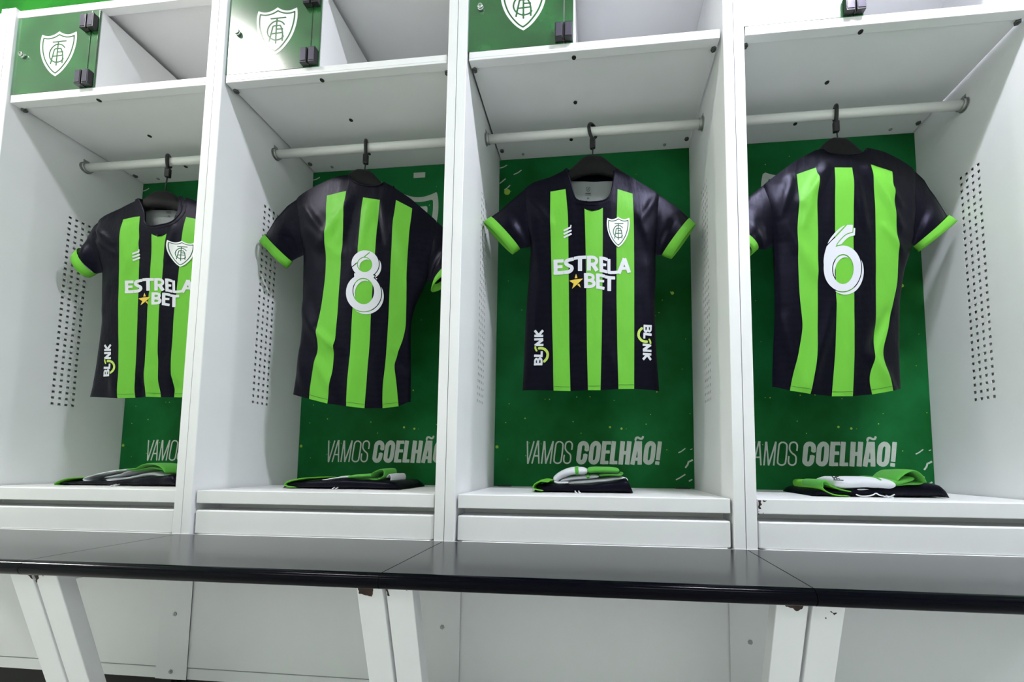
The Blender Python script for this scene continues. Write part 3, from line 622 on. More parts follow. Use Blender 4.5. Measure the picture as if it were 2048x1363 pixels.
    if 'dc' not in PR:
        PR['dc'] = print_mesh(SH_WHITE, door_map, lambda x, z: (x, .0076, z))
        bm = bmesh.new(); cyl(bm, (.0680, .0078, 2.087), (.0680, .001, 2.087), .0090, .0090, 24); cyl(bm, (.0680, .001, 2.087), (.0680, -.003, 2.087), .0090, .0066, 24)
        PR['lock'] = mesh(bm)
        bm = bmesh.new(); box(bm, .0667, .0693, -.0034, -.0030, 2.0865, 2.0888); PR['key'] = mesh(bm)
        for nm, z0 in (('hl', 1.9515), ('hu', 2.152)):
            bm = bmesh.new()
            for x0, x1 in ((.2960, .3185), (.3240, .3465)):
                box(bm, x0, x1, -.0070, .0076, z0, z0 + .050)
            cyl(bm, (.3212, .0005, z0 - .003), (.3212, .0005, z0 + .054), .0030, n=12)
            PR[nm] = mesh(bm)
            bm = bmesh.new()
            for x0, x1 in ((.2985, .3165), (.3262, .3445)): box(bm, x0, x1, -.0082, -.0071, z0 + .005, z0 + .047)
            PR[nm + 'f'] = mesh(bm)
        bm = bmesh.new(); box(bm, W + .0012, W + .0019, .0078, .0127, ZT + .002, 2.228); PR['edge'] = mesh(bm)
    link('crest', PR['dc'], dr, ('print_white',))
    lk = link('lock', PR['lock'], dr, ('chrome',)); link('keyhole', PR['key'], dr, ('blackhole',)); link('glass_edge', PR['edge'], dr, ('glass_edge',))
    for nm in ('hl', 'hu'):
        bevel(link('hinge', PR[nm], dr, ('hinge',)), .001); bevel(link('hinge_cap', PR[nm + 'f'], dr, ('hinge_face',)), .0004)
    return t
UN = {b: unit(b, b > -3) for b in (-3, -2, -1, 0, 1)}
# chipped paint at the left end of the right locker's seat shelf
def blob(name, pts, y, parent, m_='rust', ox=0):
    U, V = grid(min(p[0] for p in pts) - .003, min(p[1] for p in pts) - .003, max(p[0] for p in pts) + .003, max(p[1] for p in pts) + .003, .0008)
    N = np.vectorize(lambda a, b: noise.noise(Vector((a * 160, b * 160, 3.1))))(U, V) * .0022
    return link(name, print_mesh(contour(U, V, poly(U, V, pts) + N), lambda u, v: (u - ox, v), lambda x, z: (x, y, z)), parent, (m_,))
seat1 = [c for c in UN[1].children if c.name.startswith('seat_shelf')][0]
for k, pts in enumerate(([(.8352, .6225), (.8422, .6225), (.8415, .6165), (.8445, .611), (.840, .608), (.8405, .602), (.8352, .600)], [(.846, .6225), (.8565, .6225), (.850, .6185)],
             [(.8352, .597), (.8375, .594), (.8352, .592)], [(.8352, .5895), (.837, .5885), (.8352, .5875)], [(.8455, .5905), (.8475, .5895), (.8465, .5935)])):
    blob('paint_chip', pts, .0077, seat1, 'rust', .8)
# ------------------------------------------------------------------ benches
def bench_mesh(x0, x1, r=.0155):
    ya, yb, z0, z1 = -.3345, -.0015, .4665, .4987
    prof = [(yb, z0), (yb, z1)]
    prof += [(ya + r - r * math.sin(a * PI / 16) * 1, z1 - r + r * math.cos(a * PI / 16)) for a in range(0, 17)]
    bm = bmesh.new(); A = [bm.verts.new((x0, y, z)) for y, z in prof]; B = [bm.verts.new((x1, y, z)) for y, z in prof]
    n = len(prof)
    for i in range(n):
        f = bm.faces.new((A[i], A[(i + 1) % n], B[(i + 1) % n], B[i])); f.smooth = 2 <= i < n - 1
        f.material_index = 1 if 2 <= i else 0
    bm.faces.new([bm.verts.new(v.co) for v in A[::-1]]); bm.faces.new([bm.verts.new(v.co) for v in B])      # own corners, so the long edge keeps clean shading
    return mesh(bm)
BLAB = {-2: 'dark bench section at the far left, below the front-facing shirt cut by a post', -1: 'dark bench section below the shirt with the numeral eight', 0: 'dark bench section in the middle, below the fully visible front-facing shirt', 1: 'dark bench section at the right, below the shirt with the numeral six'}
RUST = {(-1, 0): [[(-.7960, .4655), (-.7850, .4655), (-.7870, .457), (-.792, .452), (-.7960, .4465)], [(-.7762, .4650), (-.7725, .4650), (-.774, .4600)]],
        (-1, 1): [[(-.055, .4655), (-.0225, .4655), (-.0235, .455), (-.0275, .4475), (-.040, .4485), (-.0535, .4535)]],
        (0, 0): [[(.0045, .4655), (.0085, .4655), (.0085, .455), (.0125, .4485), (.0065, .4495)], [(.042, .4655), (.052, .4655), (.047, .462)]],
        (0, 1): [[(.753, .4655), (.7875, .4655), (.7855, .458), (.776, .4525), (.770, .459), (.758, .461)]],
        (1, 0): [[(.8335, .4555), (.845, .4535), (.841, .4475)], [(.826, .4435), (.829, .4430), (.828, .440)]],
        (-2, 1): [[(-.8140, .4655), (-.8035, .4655), (-.8035, .452)]]}
for b in (-2, -1, 0, 1):
    t = empty('bench', (b * P, 0, 0), BLAB[b], 'bench', 'row of dark benches')
    me = bench_mesh(.0012, P - .0012); o = link('bench_top', me, t, ('bench', 'bull'))
    for e in (0, 1):
        xa, xb = (.0035, .0585) if e == 0 else (P - .0585, P - .0035)
        bm = bmesh.new(); s = .29
        v = [bm.verts.new((x, y, z)) for x in (xa, xb) for y, z in ((-.3100, .4660), (-.2800, .4660), (-.2800 + .466 * s, 0), (-.3100 + .466 * s, 0))]
        for f in ((0, 1, 2, 3), (7, 6, 5, 4), (0, 4, 5, 1), (1, 5, 6, 2), (2, 6, 7, 3), (3, 7, 4, 0)): bm.faces.new([v[i] for i in f])
        lg = bevel(link('leg', mesh(bm), t, ('paint',)), .0015)
        boxes('side_rail', [(xa + .01, xb - .01, -.2795, -.0015, .446, .466)], t, 'paint')
        for pts in RUST.get((b, e), ()):
            bl = blob('rust_patch', pts, -.3105, lg, 'rust', b * P)
            for vv in bl.data.vertices: vv.co.y = -.3103 + (.466 - vv.co.z) * s
            bl['label'] = 'brown rusty patch of lost paint'

# ------------------------------------------------------------------ shirts
def pl(c, z):
    """x on a polyline that falls in z"""
    if z >= c[0][1]: return c[0][0]
    for (x0, z0), (x1, z1) in zip(c, c[1:]):
        if z >= z1: return x0 + (x1 - x0) * (z0 - z) / (z0 - z1 + 1e-9)
    return c[-1][0]
def sm_curve(c):
    """smooth the measured polyline a little, keeping its ends"""
    zs = np.linspace(c[0][1], c[-1][1], 60); xs = np.array([pl(c, z) for z in zs])
    for _ in range(5): xs[1:-1] = .25 * xs[:-2] + .5 * xs[1:-1] + .25 * xs[2:]
    return list(zip(xs.tolist(), zs.tolist()))
def px_(c, x):
    if x <= c[0][0]: return c[0][1]
    for (x0, z0), (x1, z1) in zip(c, c[1:]):
        if x <= x1: return z0 + (z1 - z0) * (x - x0) / (x1 - x0 + 1e-9)
    return c[-1][1]
def along(c, t):
    L = [0]
    for a, b in zip(c, c[1:]): L.append(L[-1] + math.hypot(b[0] - a[0], b[1] - a[1]))
    s = t * L[-1]
    for i in range(len(c) - 1):
        if s <= L[i + 1] + 1e-9:
            k = (s - L[i]) / (L[i + 1] - L[i] + 1e-9); return (c[i][0] + (c[i + 1][0] - c[i][0]) * k, c[i][1] + (c[i + 1][1] - c[i][1]) * k)
    return c[-1]
def sstep(a, b, x): t = min(1, max(0, (x - a) / (b - a))); return t * t * (3 - 2 * t)
YM = .208
FOLD = {   # x0,z0 -> x1,z1, half width, height (towards the viewer +)
 2: [(.19, 1.60, .27, 1.50, .012, .007), (.17, 1.55, .24, 1.30, .02, .006), (.55, 1.52, .60, 1.40, .014, .006), (.62, 1.60, .56, 1.50, .010, .006), (.22, 1.35, .20, 1.0, .02, .005), (.58, 1.35, .61, 1.05, .02, .005), (.40, 1.50, .39, 1.38, .025, .004), (.30, 1.05, .28, .96, .02, .005), (.47, 1.05, .50, .95, .02, .005)],
 1: [(-.60, 1.60, -.52, 1.50, .012, .010), (-.44, 1.62, -.53, 1.46, .016, .009), (-.58, 1.52, -.47, 1.42, .02, .008), (-.44, 1.60, -.46, 1.48, .012, .007), (-.37, 1.60, -.39, 1.45, .012, .007), (-.345, 1.61, -.32, 1.47, .010, -.006), (-.28, 1.55, -.23, 1.35, .02, .006), (-.22, 1.35, -.20, 1.1, .025, .008), (-.60, 1.25, -.50, 1.10, .022, .012), (-.52, 1.15, -.44, 1.08, .012, .010), (-.52, 1.05, -.45, .93, .02, .009), (-.27, 1.08, -.23, 1.03, .014, -.010), (-.60, 1.10, -.56, .96, .02, .009), (-.40, 1.05, -.41, .92, .018, .007), (-.33, 1.05, -.31, .92, .018, .006)],
 3: [(1.13, 1.64, 1.05, 1.52, .014, .010), (1.02, 1.60, .98, 1.48, .012, .008), (1.30, 1.62, 1.36, 1.52, .012, .010), (1.26, 1.64, 1.36, 1.45, .014, .009), (1.30, 1.45, 1.36, 1.38, .012, .008), (1.00, 1.45, 1.08, 1.30, .02, .008), (1.13, 1.20, 1.05, .95, .02, .009), (1.30, 1.18, 1.24, 1.06, .016, -.012), (1.24, 1.05, 1.32, .93, .018, .010), (1.17, 1.15, 1.16, .94, .016, .006), (1.22, 1.60, 1.24, 1.45, .010, .006), (1.10, 1.60, 1.05, 1.45, .012, .008), (.98, 1.15, 1.03, .95, .02, .008)],
 0: [(-1.44, 1.58, -1.34, 1.50, .012, .010), (-1.42, 1.52, -1.33, 1.46, .010, .008), (-1.30, 1.56, -1.28, 1.40, .014, .007), (-1.13, 1.56, -1.14, 1.44, .014, .008), (-1.24, 1.50, -1.28, 1.38, .014, .006), (-1.38, 1.25, -1.40, 1.0, .02, .006), (-1.30, 1.02, -1.28, .94, .014, .007), (-1.20, 1.00, -1.19, .94, .012, -.010), (-1.09, 1.00, -1.07, .94, .012, -.010), (-1.17, 1.03, -1.15, .96, .012, .008), (-1.16, 1.3, -1.14, 1.1, .02, .004)]}
def fold(k, x, z):
    s = 0
    for x0, z0, x1, z1, wd, am in FOLD[k]:
        dx, dz = x1 - x0, z1 - z0; L = dx * dx + dz * dz; t = ((x - x0) * dx + (z - z0) * dz) / L
        tc = min(1, max(0, t)); d = math.hypot(x - x0 - tc * dx, z - z0 - tc * dz)
        s += am * math.exp(-(d / wd) ** 2) * (1 - .5 * abs(2 * tc - 1))
    s += .0028 * noise.noise(Vector((x * 9, z * 4.5, k * 3.3))) + .0012 * noise.noise(Vector((x * 25, z * 14, k)))
    return s
def shirt(k, front_facing, label):
    d = SHIRTS[k]; B = .034
    C = [sm_curve(c) for c in d['c']]
    top, yoke = d['top'], d['yoke']
    cx = (C[3][30][0] + C[4][30][0]) / 2
    t = empty('football_shirt', (cx, YM, 1.72), label, 'shirt', 'striped football shirts on hangers')
    TS, TX = d['tilt']
    def tw(x, y, z): return Vector((x, y + TS * (x - TX), z))
    off = tw(cx, YM, 1.72)
    t.location = off
    arm_l, arm_r = d['c'][0], d['c'][7]
    zl_top, zl_bot = d['sl']['top'][0][1], d['sl']['bot'][0][1]; zr_top, zr_bot = d['sr']['top'][0][1], d['sr']['bot'][0][1]
    xl, xr = [c[0] for c in C[0]], [c[0] for c in C[7]]
    mid_ = [i for i in range(1, len(top) - 1)]
    hi = sorted(mid_, key=lambda i: -top[i][1]); ia = hi[0]; ib = next(i for i in hi if abs(top[i][0] - top[ia][0]) > .09); ia, ib = min(ia, ib), max(ia, ib)
    SHL = top[:ia + 1] + top[ib:]
    def bulge(x, z):
        """distance of the cloth from the mid plane of the shirt"""
        a, b = pl(C[0], z), pl(C[7], z); s = min(1, max(0, (x - a) / (b - a)))
        g = math.sqrt(max(0, 1 - (2 * s - 1) ** 2)); zt = px_(SHL, x)
        h = .6 + .4 * sstep(0, .14, zt - z)
        if z > zl_bot and s < .5: e = .013 * math.sin(PI * min(1, (z - zl_bot) / (zl_top - zl_bot)))
        elif z > zr_bot and s > .5: e = .013 * math.sin(PI * min(1, (z - zr_bot) / (zr_top - zr_bot)))
        else: e = .001
        return e * (1 - g) + B * g * h
    def yf(x, z): return YM - bulge(x, z) - fold(k, x, z) * min(1, bulge(x, z) / .012)
    def yb(x, z): return YM + bulge(x, z) + .5 * fold(k, x + 3, z)
    # --- near sheet with its stripes
    bm = bmesh.new(); KY, KB = 6, 84; nsub = [10, 8, 8, 8, 8, 8, 10]
    cols = [(i, f / n) for i, n in enumerate(nsub) for f in range(n)] + [(6, 1.0)]
    V = []
    for i, f in cols:
        x_y = C[i][0][0] * (1 - f) + C[i + 1][0][0] * f; z_y = C[i][0][1] * (1 - f) + C[i + 1][0][1] * f
        zt = px_(top, x_y)
        if i in (0, 6) : z_y = min(z_y, zt - .004)
        if i == 3 and front_facing: z_y -= .010 * math.sin(PI * f) ** .8
        zt = max(zt, z_y + .003); cv = []
        for r in range(KY): cv.append((x_y, zt + (z_y - zt) * r / KY))
        zh = C[i][-1][1] * (1 - f) + C[i + 1][-1][1] * f
        for r in range(KB + 1):
            q = r / KB
            za = C[i][0][1] + (C[i][-1][1] - C[i][0][1]) * q; zb = C[i + 1][0][1] + (C[i + 1][-1][1] - C[i + 1][0][1]) * q
            xa, xb = pl(C[i], za), pl(C[i + 1], zb); cv.append((xa * (1 - f) + xb * f, min(za * (1 - f) + zb * f, z_y)))
        V.append([bm.verts.new(tw(x, yf(x, z), z) - off) for x, z in cv])
    for j in range(len(cols) - 1):
        g = cols[j][0] in (1, 3, 5)
        for r in range(KY + KB):
            f = bm.faces.new((V[j][r], V[j][r + 1], V[j + 1][r + 1], V[j + 1][r])); f.smooth = True
            f.material_index = 1 if g and r >= KY else 0
    # hem turned to the inside
    # --- far sheet
    N = 30; Vb = []
    nk = [p for p in top]
    for j in range(N + 1):
        s = j / N; col = []
        x0 = C[0][0][0] * (1 - s) + C[7][0][0] * s
        zt = max(px_(top, x0), 0)
        if .32 < s < .68: zt = (lambda a_, b_: b_ if front_facing else min(a_, b_))(zt + .2, max(p[1] for p in top) - (-.014 if front_facing else .050) * math.sin(PI * (s - .32) / .36) - .004)
        for r in range(61):
            q = r / 60; za = C[0][0][1] + (C[0][-1][1] - C[0][0][1]) * q; zb = C[7][0][1] + (C[7][-1][1] - C[7][0][1]) * q
            zz = zt + ((C[0][-1][1] * (1 - s) + C[7][-1][1] * s) + .014 - zt) * q
            x = pl(C[0], zz) * (1 - s) + pl(C[7], zz) * s
            if q == 0: x = x0
            col.append(bm.verts.new(tw(x, yb(x, zz) if 0 < s < 1 else YM + bulge(x, zz), zz) - off))
        Vb.append(col)
    for j in range(N):
        for r in range(60):
            f = bm.faces.new((Vb[j][r], Vb[j + 1][r], Vb[j + 1][r + 1], Vb[j][r + 1])); f.smooth = True
            sx = (j + .5) / N
            f.material_index = 1 if (r > 8 and (.20 < sx < .30 or .45 < sx < .55 or .70 < sx < .80)) else 0
    me = bpy.data.meshes.new('shirt_body'); bm.to_mesh(me); bm.free()
    body = link('body', me, t, ('black', 'green'))
    # prints lie on the near sheet: ray down onto it
    nearv = [v.co + off for v in me.vertices][:len(cols) * (KY + KB + 1)]
    tri = []
    R_ = KY + KB + 1
    for j in range(len(cols) - 1):
        for r in range(R_ - 1): tri.append((j * R_ + r, j * R_ + r + 1, (j + 1) * R_ + r + 1, (j + 1) * R_ + r))
    bvh = BVHTree.FromPolygons(nearv, tri)
    def place(lift=.0012):
        def f(x, z):
            h = bvh.ray_cast(Vector((x, -.5, z)), Vector((0, 1, 0)))
            y = h[0].y if h[0] else tw(x, yf(x, z), z).y
            return tuple(Vector((x, y - lift, z)) - off)
        return f
    def pr(name, shape, mp, m_, lift=.0012, parent=None):
        return link(name, print_mesh(shape, mp, place(lift)), parent or t, (m_,))
    # --- sleeves and cuffs
    for nm, side in (('sl', 0), ('sr', 7)):
        S = d[nm]; tp, bt = S['top'], S['bot']; A = d['c'][side]
        arm = [p for p in sm_curve(A) if bt[0][1] <= p[1] <= tp[0][1]]
        arm = [tuple(tp[0])] + arm[1:-1] + [tuple(bt[0])]
        NU, NV = 16, 14
        def S_(u, v):
            T, Bo, L, Rr = along(tp, u), along(bt, u), along(arm, v), (tp[-1][0] + (bt[-1][0] - tp[-1][0]) * v, tp[-1][1] + (bt[-1][1] - tp[-1][1]) * v)
            o = []
            for c in (0, 1):
                bl_ = (1 - u) * (1 - v) * tp[0][c] + u * (1 - v) * tp[-1][c] + (1 - u) * v * bt[0][c] + u * v * bt[-1][c]
                o.append((1 - v) * T[c] + v * Bo[c] + (1 - u) * L[c] + u * Rr[c] - bl_)
            return o
        bm = bmesh.new(); sh = {}
        for sg in (-1, 1):
            for i in range(NU + 1):
                for j in range(NV + 1):
                    u, v = i / NU, j / NV; x, z = S_(u, v)
                    e = math.sin(PI * v) * (.013 + .015 * sstep(0, 1, u))
                    wr = .5 * fold(k, x, z) * math.sin(PI * v) * (1 if sg < 0 else .5) + .003 * math.sin(u * 9 + v * 3) * math.sin(PI * v) * math.sin(PI * u)
                    if j in (0, NV) and sg > 0: sh[(sg, i, j)] = sh[(-1, i, j)]; continue
                    sh[(sg, i, j)] = bm.verts.new(tw(x, YM + sg * (e + wr), z) - off)
        for sg in (-1, 1):
            for i in range(NU):
                for j in range(NV):
                    q4 = [sh[(sg, i, j)], sh[(sg, i + 1, j)], sh[(sg, i + 1, j + 1)], sh[(sg, i, j + 1)]]
                    if len(set(q4)) == 4: f = bm.faces.new(q4); f.smooth = True
        me2 = bpy.data.meshes.new('sleeve'); bm.to_mesh(me2); bm.free(); sl = link('sleeve', me2, t, ('black',))
        # cuff band, open at the end, with an inner face
        bm = bmesh.new(); rings = []
        a0, b0, a1, b1 = tp[-1], bt[-1], S['ct'][-1], S['cb'][-1]
        for u, inset in ((0, 0), (.5, -.0008), (.97, -.0008), (1, .0006), (.9, .0022), (.3, .0026)):
            ring = []
            for m_i in range(28):
                a = 2 * PI * m_i / 28; v = .5 - .5 * math.cos(a); sg = -1 if a < PI else 1
                x = (a0[0] * (1 - u) + a1[0] * u) * (1 - v) + (b0[0] * (1 - u) + b1[0] * u) * v; z = (a0[1] * (1 - u) + a1[1] * u) * (1 - v) + (b0[1] * (1 - u) + b1[1] * u) * v
                mx, mz = (a0[0] + b0[0]) / 2, (a0[1] + b0[1]) / 2
                e = abs(math.sin(a)) * (.0282 + .002 * u)
                if front_facing is False and k == 1 and side == 0: e *= 1 - .35 * math.exp(-((v - .45) / .12) ** 2) * u
                yy = YM + sg * (e - inset)
                kx = -inset / .04
                ring.append(bm.verts.new(tw(x + (x - mx) * kx * .5, yy, z + (z - mz) * kx * .5) - off))
            rings.append(ring)
        for A_, B_ in zip(rings, rings[1:]):
            for i in range(28):
                f = bm.faces.new((A_[i], A_[(i + 1) % 28], B_[(i + 1) % 28], B_[i])); f.smooth = True
        me3 = mesh(bm, True); link('cuff', me3, sl, ('green',))['label'] = 'lime green cuff'
    # --- collar ribbing: ring round the neck opening
    zs = [(p[1], i) for i, p in enumerate(top)]
    mid = min(range(2, len(top) - 2), key=lambda i: abs(top[i][0] - cx))
    li = max(range(0, mid), key=lambda i: top[i][1]); ri = max(range(mid + 1, len(top)), key=lambda i: top[i][1])
    nf = smooth_path(top[li:ri + 1], 4)
    bm = bmesh.new()
    fr = [tw(x, yf(x, z) + .001, z - .002) - off for x, z in nf]
    x0, z0 = top[li]; x1, z1 = top[ri]
    bk = []
    for q in range(1, 13):
        s = q / 13; x = x1 + (x0 - x1) * s; z = z1 + (z0 - z1) * s - (-.012 if front_facing else .045) * math.sin(PI * s)
        bk.append(tw(x, YM + .012 + .010 * math.sin(PI * s), z) - off)
    loop = fr + bk
    pts = loop + loop[:2]
    tube(bm, pts, .0036, 8)
    col_ = link('collar', mesh(bm, True), t, ('black',))
    U, V = grid(min(p[0] for p in nf) - .016, min(p[1] for p in nf) - .016, max(p[0] for p in nf) + .016, max(p[1] for p in nf) + .001, .0025)
    NP = [p for p in nf]
    F = stroke(U, V, NP, .026)
    above = np.vectorize(lambda a, b: b - px_(NP, a))(U, V)
    F = np.where((U > NP[0][0]) & (U < NP[-1][0]) & (above > 0), np.maximum(F, above * .5), F)
    if front_facing: pr('neck_band', contour(U, V, F), ident, 'black', .0010, col_)
    return t, pr, off, tw
LB = {2: 'black and lime striped shirt seen from the front, fully visible in the middle locker', 0: 'black and lime striped shirt seen from the front, leftmost and half hidden by a post',
      1: 'black and lime striped shirt seen from behind, white number eight', 3: 'black and lime striped shirt seen from behind, white number six'}
for k in (0, 1, 2, 3):
    ff = k in (0, 2)
    t, pr, off, tw = shirt(k, ff, LB[k])
    for i in (1, 3, 5):                           # stitched hem line across each lime stripe
        L_, R2 = SHIRTS[k]['c'][i], SHIRTS[k]['c'][i + 1]; za, zb = L_[-1][1] + .0135, R2[-1][1] + .0135
        xa, xb = pl(L_, za) + .0008, pl(R2, zb) - .0008
        U, V = grid(xa - .002, min(za, zb) - .003, xb + .002, max(za, zb) + .003, .0007)
        pr('hem_stitching', contour(U, V, stroke(U, V, [(xa, za), ((xa + xb) / 2, (za + zb) / 2 - .0006), (xb, zb)], .0013)), ident, 'seam', .0008)
    if ff:
        q = SHIRTS[k]['q']
        pr('sponsor_lettering', SPONSOR, bil(q['sp'], 0, 0, 2048, 1126), 'num'); pr('star', STAR, bil(q['sp'], 0, 0, 2048, 1126), 'yellow')
        bm_ = bil(q['bl'], 0, 0, 867, 1363)
        pr('side_lettering', BL_W, bm_, 'num'); pr('side_arc', BL_Y, bm_, 'blinkgreen')
        if k == 2:
            bb = bil(q['br'], 0, 0, 818, 1363)
            rot = lambda u, v: bb(600 - (u - 225) * 1.07 - (v - 500) * -.0, 130 + (1130 - v) * 1.10)
            pr('side_lettering', BL_W, rot, 'num'); pr('side_arc', BL_Y, rot, 'blinkgreen')
        pr('maker_mark', MARK, bil(q['mk'], 0, 0, 100, 135), 'num')
        c4 = q['cr']; cm = crest_map(sum(p[0] for p in c4) / 4, sum(p[1] for p in c4) / 4, (c4[1][0] - c4[0][0] + c4[2][0] - c4[3][0]) / 2, (c4[0][1] - c4[3][1] + c4[1][1] - c4[2][1]) / 2)
        cb = pr('crest', SH_SOLID, cm, 'crestgreen', .0012); pr('crest_face', SH_WHITE, cm, 'print_white', .0019, cb)
        # lining of the back neck, seen through the opening
        bm = bmesh.new(); tq = bil(q['tp'], 0, 0, 1, 1); G = []
        for i in range(13):
            row = []
            for j in range(7):
                x, z = tq(i / 12, j / 6); s = i / 12
                row.append(bm.verts.new(tw(x, YM + .0130 + .004 * math.sin(PI * s) + .0008 * math.sin(s * 14), z) - off))
            G.append(row)
        for i in range(12):
            for j in range(6): f = bm.faces.new((G[i][j], G[i][j + 1], G[i + 1][j + 1], G[i + 1][j])); f.smooth = True
        tp_ = link('neck_lining', mesh(bm, True), t, ('tape',)); tp_['label'] = 'grey inner neck lining'
        lm = bil(q['lb'], 0, 0, 100, 140)
        link('size_label', print_mesh(LABEL_MARK, lm, lambda x, z: tuple(tw(x, YM + .0150, z) - off)), t, ('inkgrey',))
    elif k == 1: pr('number_print', NUM8, bil(SHIRTS[1]['q']['n'], 0, 0, 909, 1363), 'num')['label'] = 'white number eight'
    else: pr('number_print', NUM6, bil(SHIRTS[3]['q']['n'], 0, 0, 937, 1363), 'num')['label'] = 'white number six'

# ------------------------------------------------------------------ hangers
def rounded_outline(bm, top, bot, th):
    """solid of an outline in x,z, fattened in y with a rounded edge"""
    loops = []
    n = len(top)
    for yk, sc_ in ((-1, .0), (-.85, .55), (-.5, .88), (0, 1), (.5, .88), (.85, .55), (1, .0)):
        row = []
        for (xt, zt_), (xb, zb_) in zip(top, bot):
            mz = (zt_ + zb_) / 2; h = (zt_ - zb_) / 2
            row.append((bm.verts.new((xt, yk * th, mz + h * (.35 + .65 * sc_))), bm.verts.new((xb, yk * th, mz - h * (.35 + .65 * sc_)))))
        loops.append(row)
    for A, B in zip(loops, loops[1:]):
        for i in range(n - 1):
            for w_ in (0, 1):
                f = bm.faces.new((A[i][w_], A[i + 1][w_], B[i + 1][w_], B[i][w_])); f.smooth = True
    for L in (loops[0], loops[-1]):
        for i in range(n - 1): bm.faces.new((L[i][0], L[i][1], L[i + 1][1], L[i + 1][0]))
    for i in (0, n - 1):
        for A, B in zip(loops, loops[1:]): bm.faces.new((A[i][0], A[i][1], B[i][1], B[i][0]))
# hanger heads
HL = {0: ('black clothes hanger inside the leftmost front-facing shirt', -1.207, 1.725, 35, 1.08, .0), 1: ('black clothes hanger inside the shirt with the numeral eight', -.4135, 1.757, 25, 1.06, -4.5),
      2: ('black clothes hanger inside the fully visible front-facing shirt', .4035, 1.7535, -40, 1.08, 0), 3: ('black clothes hanger inside the shirt with the numeral six', 1.187, 1.7575, -20, 1.05, -1)}
for k, (lab, hx, hz, ang, wd, tilt) in HL.items():
    t = empty('clothes_hanger', (hx, .2115, hz), lab, 'hanger', 'black clothes hangers')
    half = [(0, 0, -.068), (.010, -.0005, -.068), (.020, -.002, -.0685), (.032, -.009, -.071), (.044, -.020, -.075), (.058, -.036, -.080), (.078, -.054, -.089), (.104, -.076, -.104), (.130, -.098, -.124), (.148, -.116, -.138), (.156, -.128, -.140)]
    full = [(-a * wd, b, c) for a, b, c in half[::-1]] + [(a * wd, b, c) for a, b, c in half[1:]]
    tp_ = smooth_path([(a, b) for a, b, c in full], 3); bt_ = smooth_path([(a, c) for a, b, c in full], 3)
    bm = bmesh.new(); rounded_outline(bm, tp_, bt_, .0120)
    bd = link('hanger_body', mesh(bm, True), t, ('hanger',)); bd.rotation_euler = (0, math.radians(-tilt), math.atan(SHIRTS[k]['tilt'][0])); bd.location = (0, -.0035, 0)
    rz = 1.8495 - hz; ca, sa = math.cos(math.radians(ang)), math.sin(math.radians(ang))
    clip_top = rz - .034
    path = []
    for a in range(-58, 171, 12):
        r = .0200; u = r * math.cos(math.radians(a)); path.append((u, rz + r * math.sin(math.radians(a)) + .001))
    path += [(-.0175, rz - .008), (-.013, rz - .018), (-.006, rz - .026), (0, rz - .034)]
    # hook plane is the rod's cross-section, turned by ang about the vertical
    pts = [(-u * sa, u * ca + .005, z) for u, z in path]
    bm = bmesh.new(); tube(bm, pts, [.0040] + [.0058] * (len(pts) - 1), 10, flat=(1.0, 1.0))
    link('hook', mesh(bm, True), t, ('hook',))
    bm = bmesh.new(); box(bm, -.0090, .0090, -.0065, .0065, clip_top - .030, clip_top + .006)
    o = bevel(link('hook_clip', mesh(bm), t, ('hook',)), .003, 3); o.location = (0, .005, 0); o.rotation_euler = (0, 0, math.radians(ang * .5))
    bm = bmesh.new(); tube(bm, [(0, .005, clip_top - .026), (.001, .003, clip_top - .036), (0, 0, -.004)], .0021, 8)
    link('hook_stem', mesh(bm, True), t, ('chrome' if False else 'hook',))

# ------------------------------------------------------------------ folded shorts and socks on the seat shelves
def ribbon(name, path, th, ya, yb_, m_, parent, off, seed=0, flare=None, zmin=ZS + .0008):
    """folded strip of cloth: path in x,z, given thickness, running from ya to yb_"""
    pth = smooth_path(path, 4); n = len(pth); bm = bmesh.new(); R = []
    NY = 9; NC = 2 * NY
    for i, (x, z) in enumerate(pth):
        a, b = pth[max(0, i - 1)], pth[min(n - 1, i + 1)]; dx, dz = b[0] - a[0], b[1] - a[1]; L = math.hypot(dx, dz) + 1e-9
        nx, nz = -dz / L, dx / L; row = []
        e = 1.0 if 0 < i < n - 1 or name == 'stripe' else .55
        for j in range(NC):
            w_ = j if j < NY else NC - 1 - j; s = -1 if j < NY else 1; q = w_ / (NY - 1)
            hh = th / 2 * e * (max(.12, math.sin(PI * q)) ** .35)
            y = ya + (yb_ - ya) * q
            wob = .0022 * noise.noise(Vector((x * 28, y * 24, seed + z * 9))); yo = .006 * noise.noise(Vector((x * 22, seed, q * 2)))
            row.append(bm.verts.new(Vector((x + nx * hh * s, y + yo, max(z + nz * hh * s + wob, zmin))) - off))
        R.append(row)
    for A, B in zip(R, R[1:]):
        for j in range(NC):
            f = bm.faces.new((A[j], A[(j + 1) % NC], B[(j + 1) % NC], B[j])); f.smooth = True
    for L_ in (R[0], R[-1]):
        for j in range(NY - 1): bm.faces.new((L_[j], L_[j + 1], L_[NC - 2 - j], L_[NC - 1 - j]))
    o = link(name, mesh(bm, True), parent, (m_,))
    s = o.modifiers.new('sub', 'SUBSURF'); s.levels = 1; s.render_levels = 1
    return o
PLC = {0: 'below the leftmost shirt', 1: 'below the shirt with numeral eight', 2: 'below the middle front-facing shirt', 3: 'below the shirt with numeral six'}
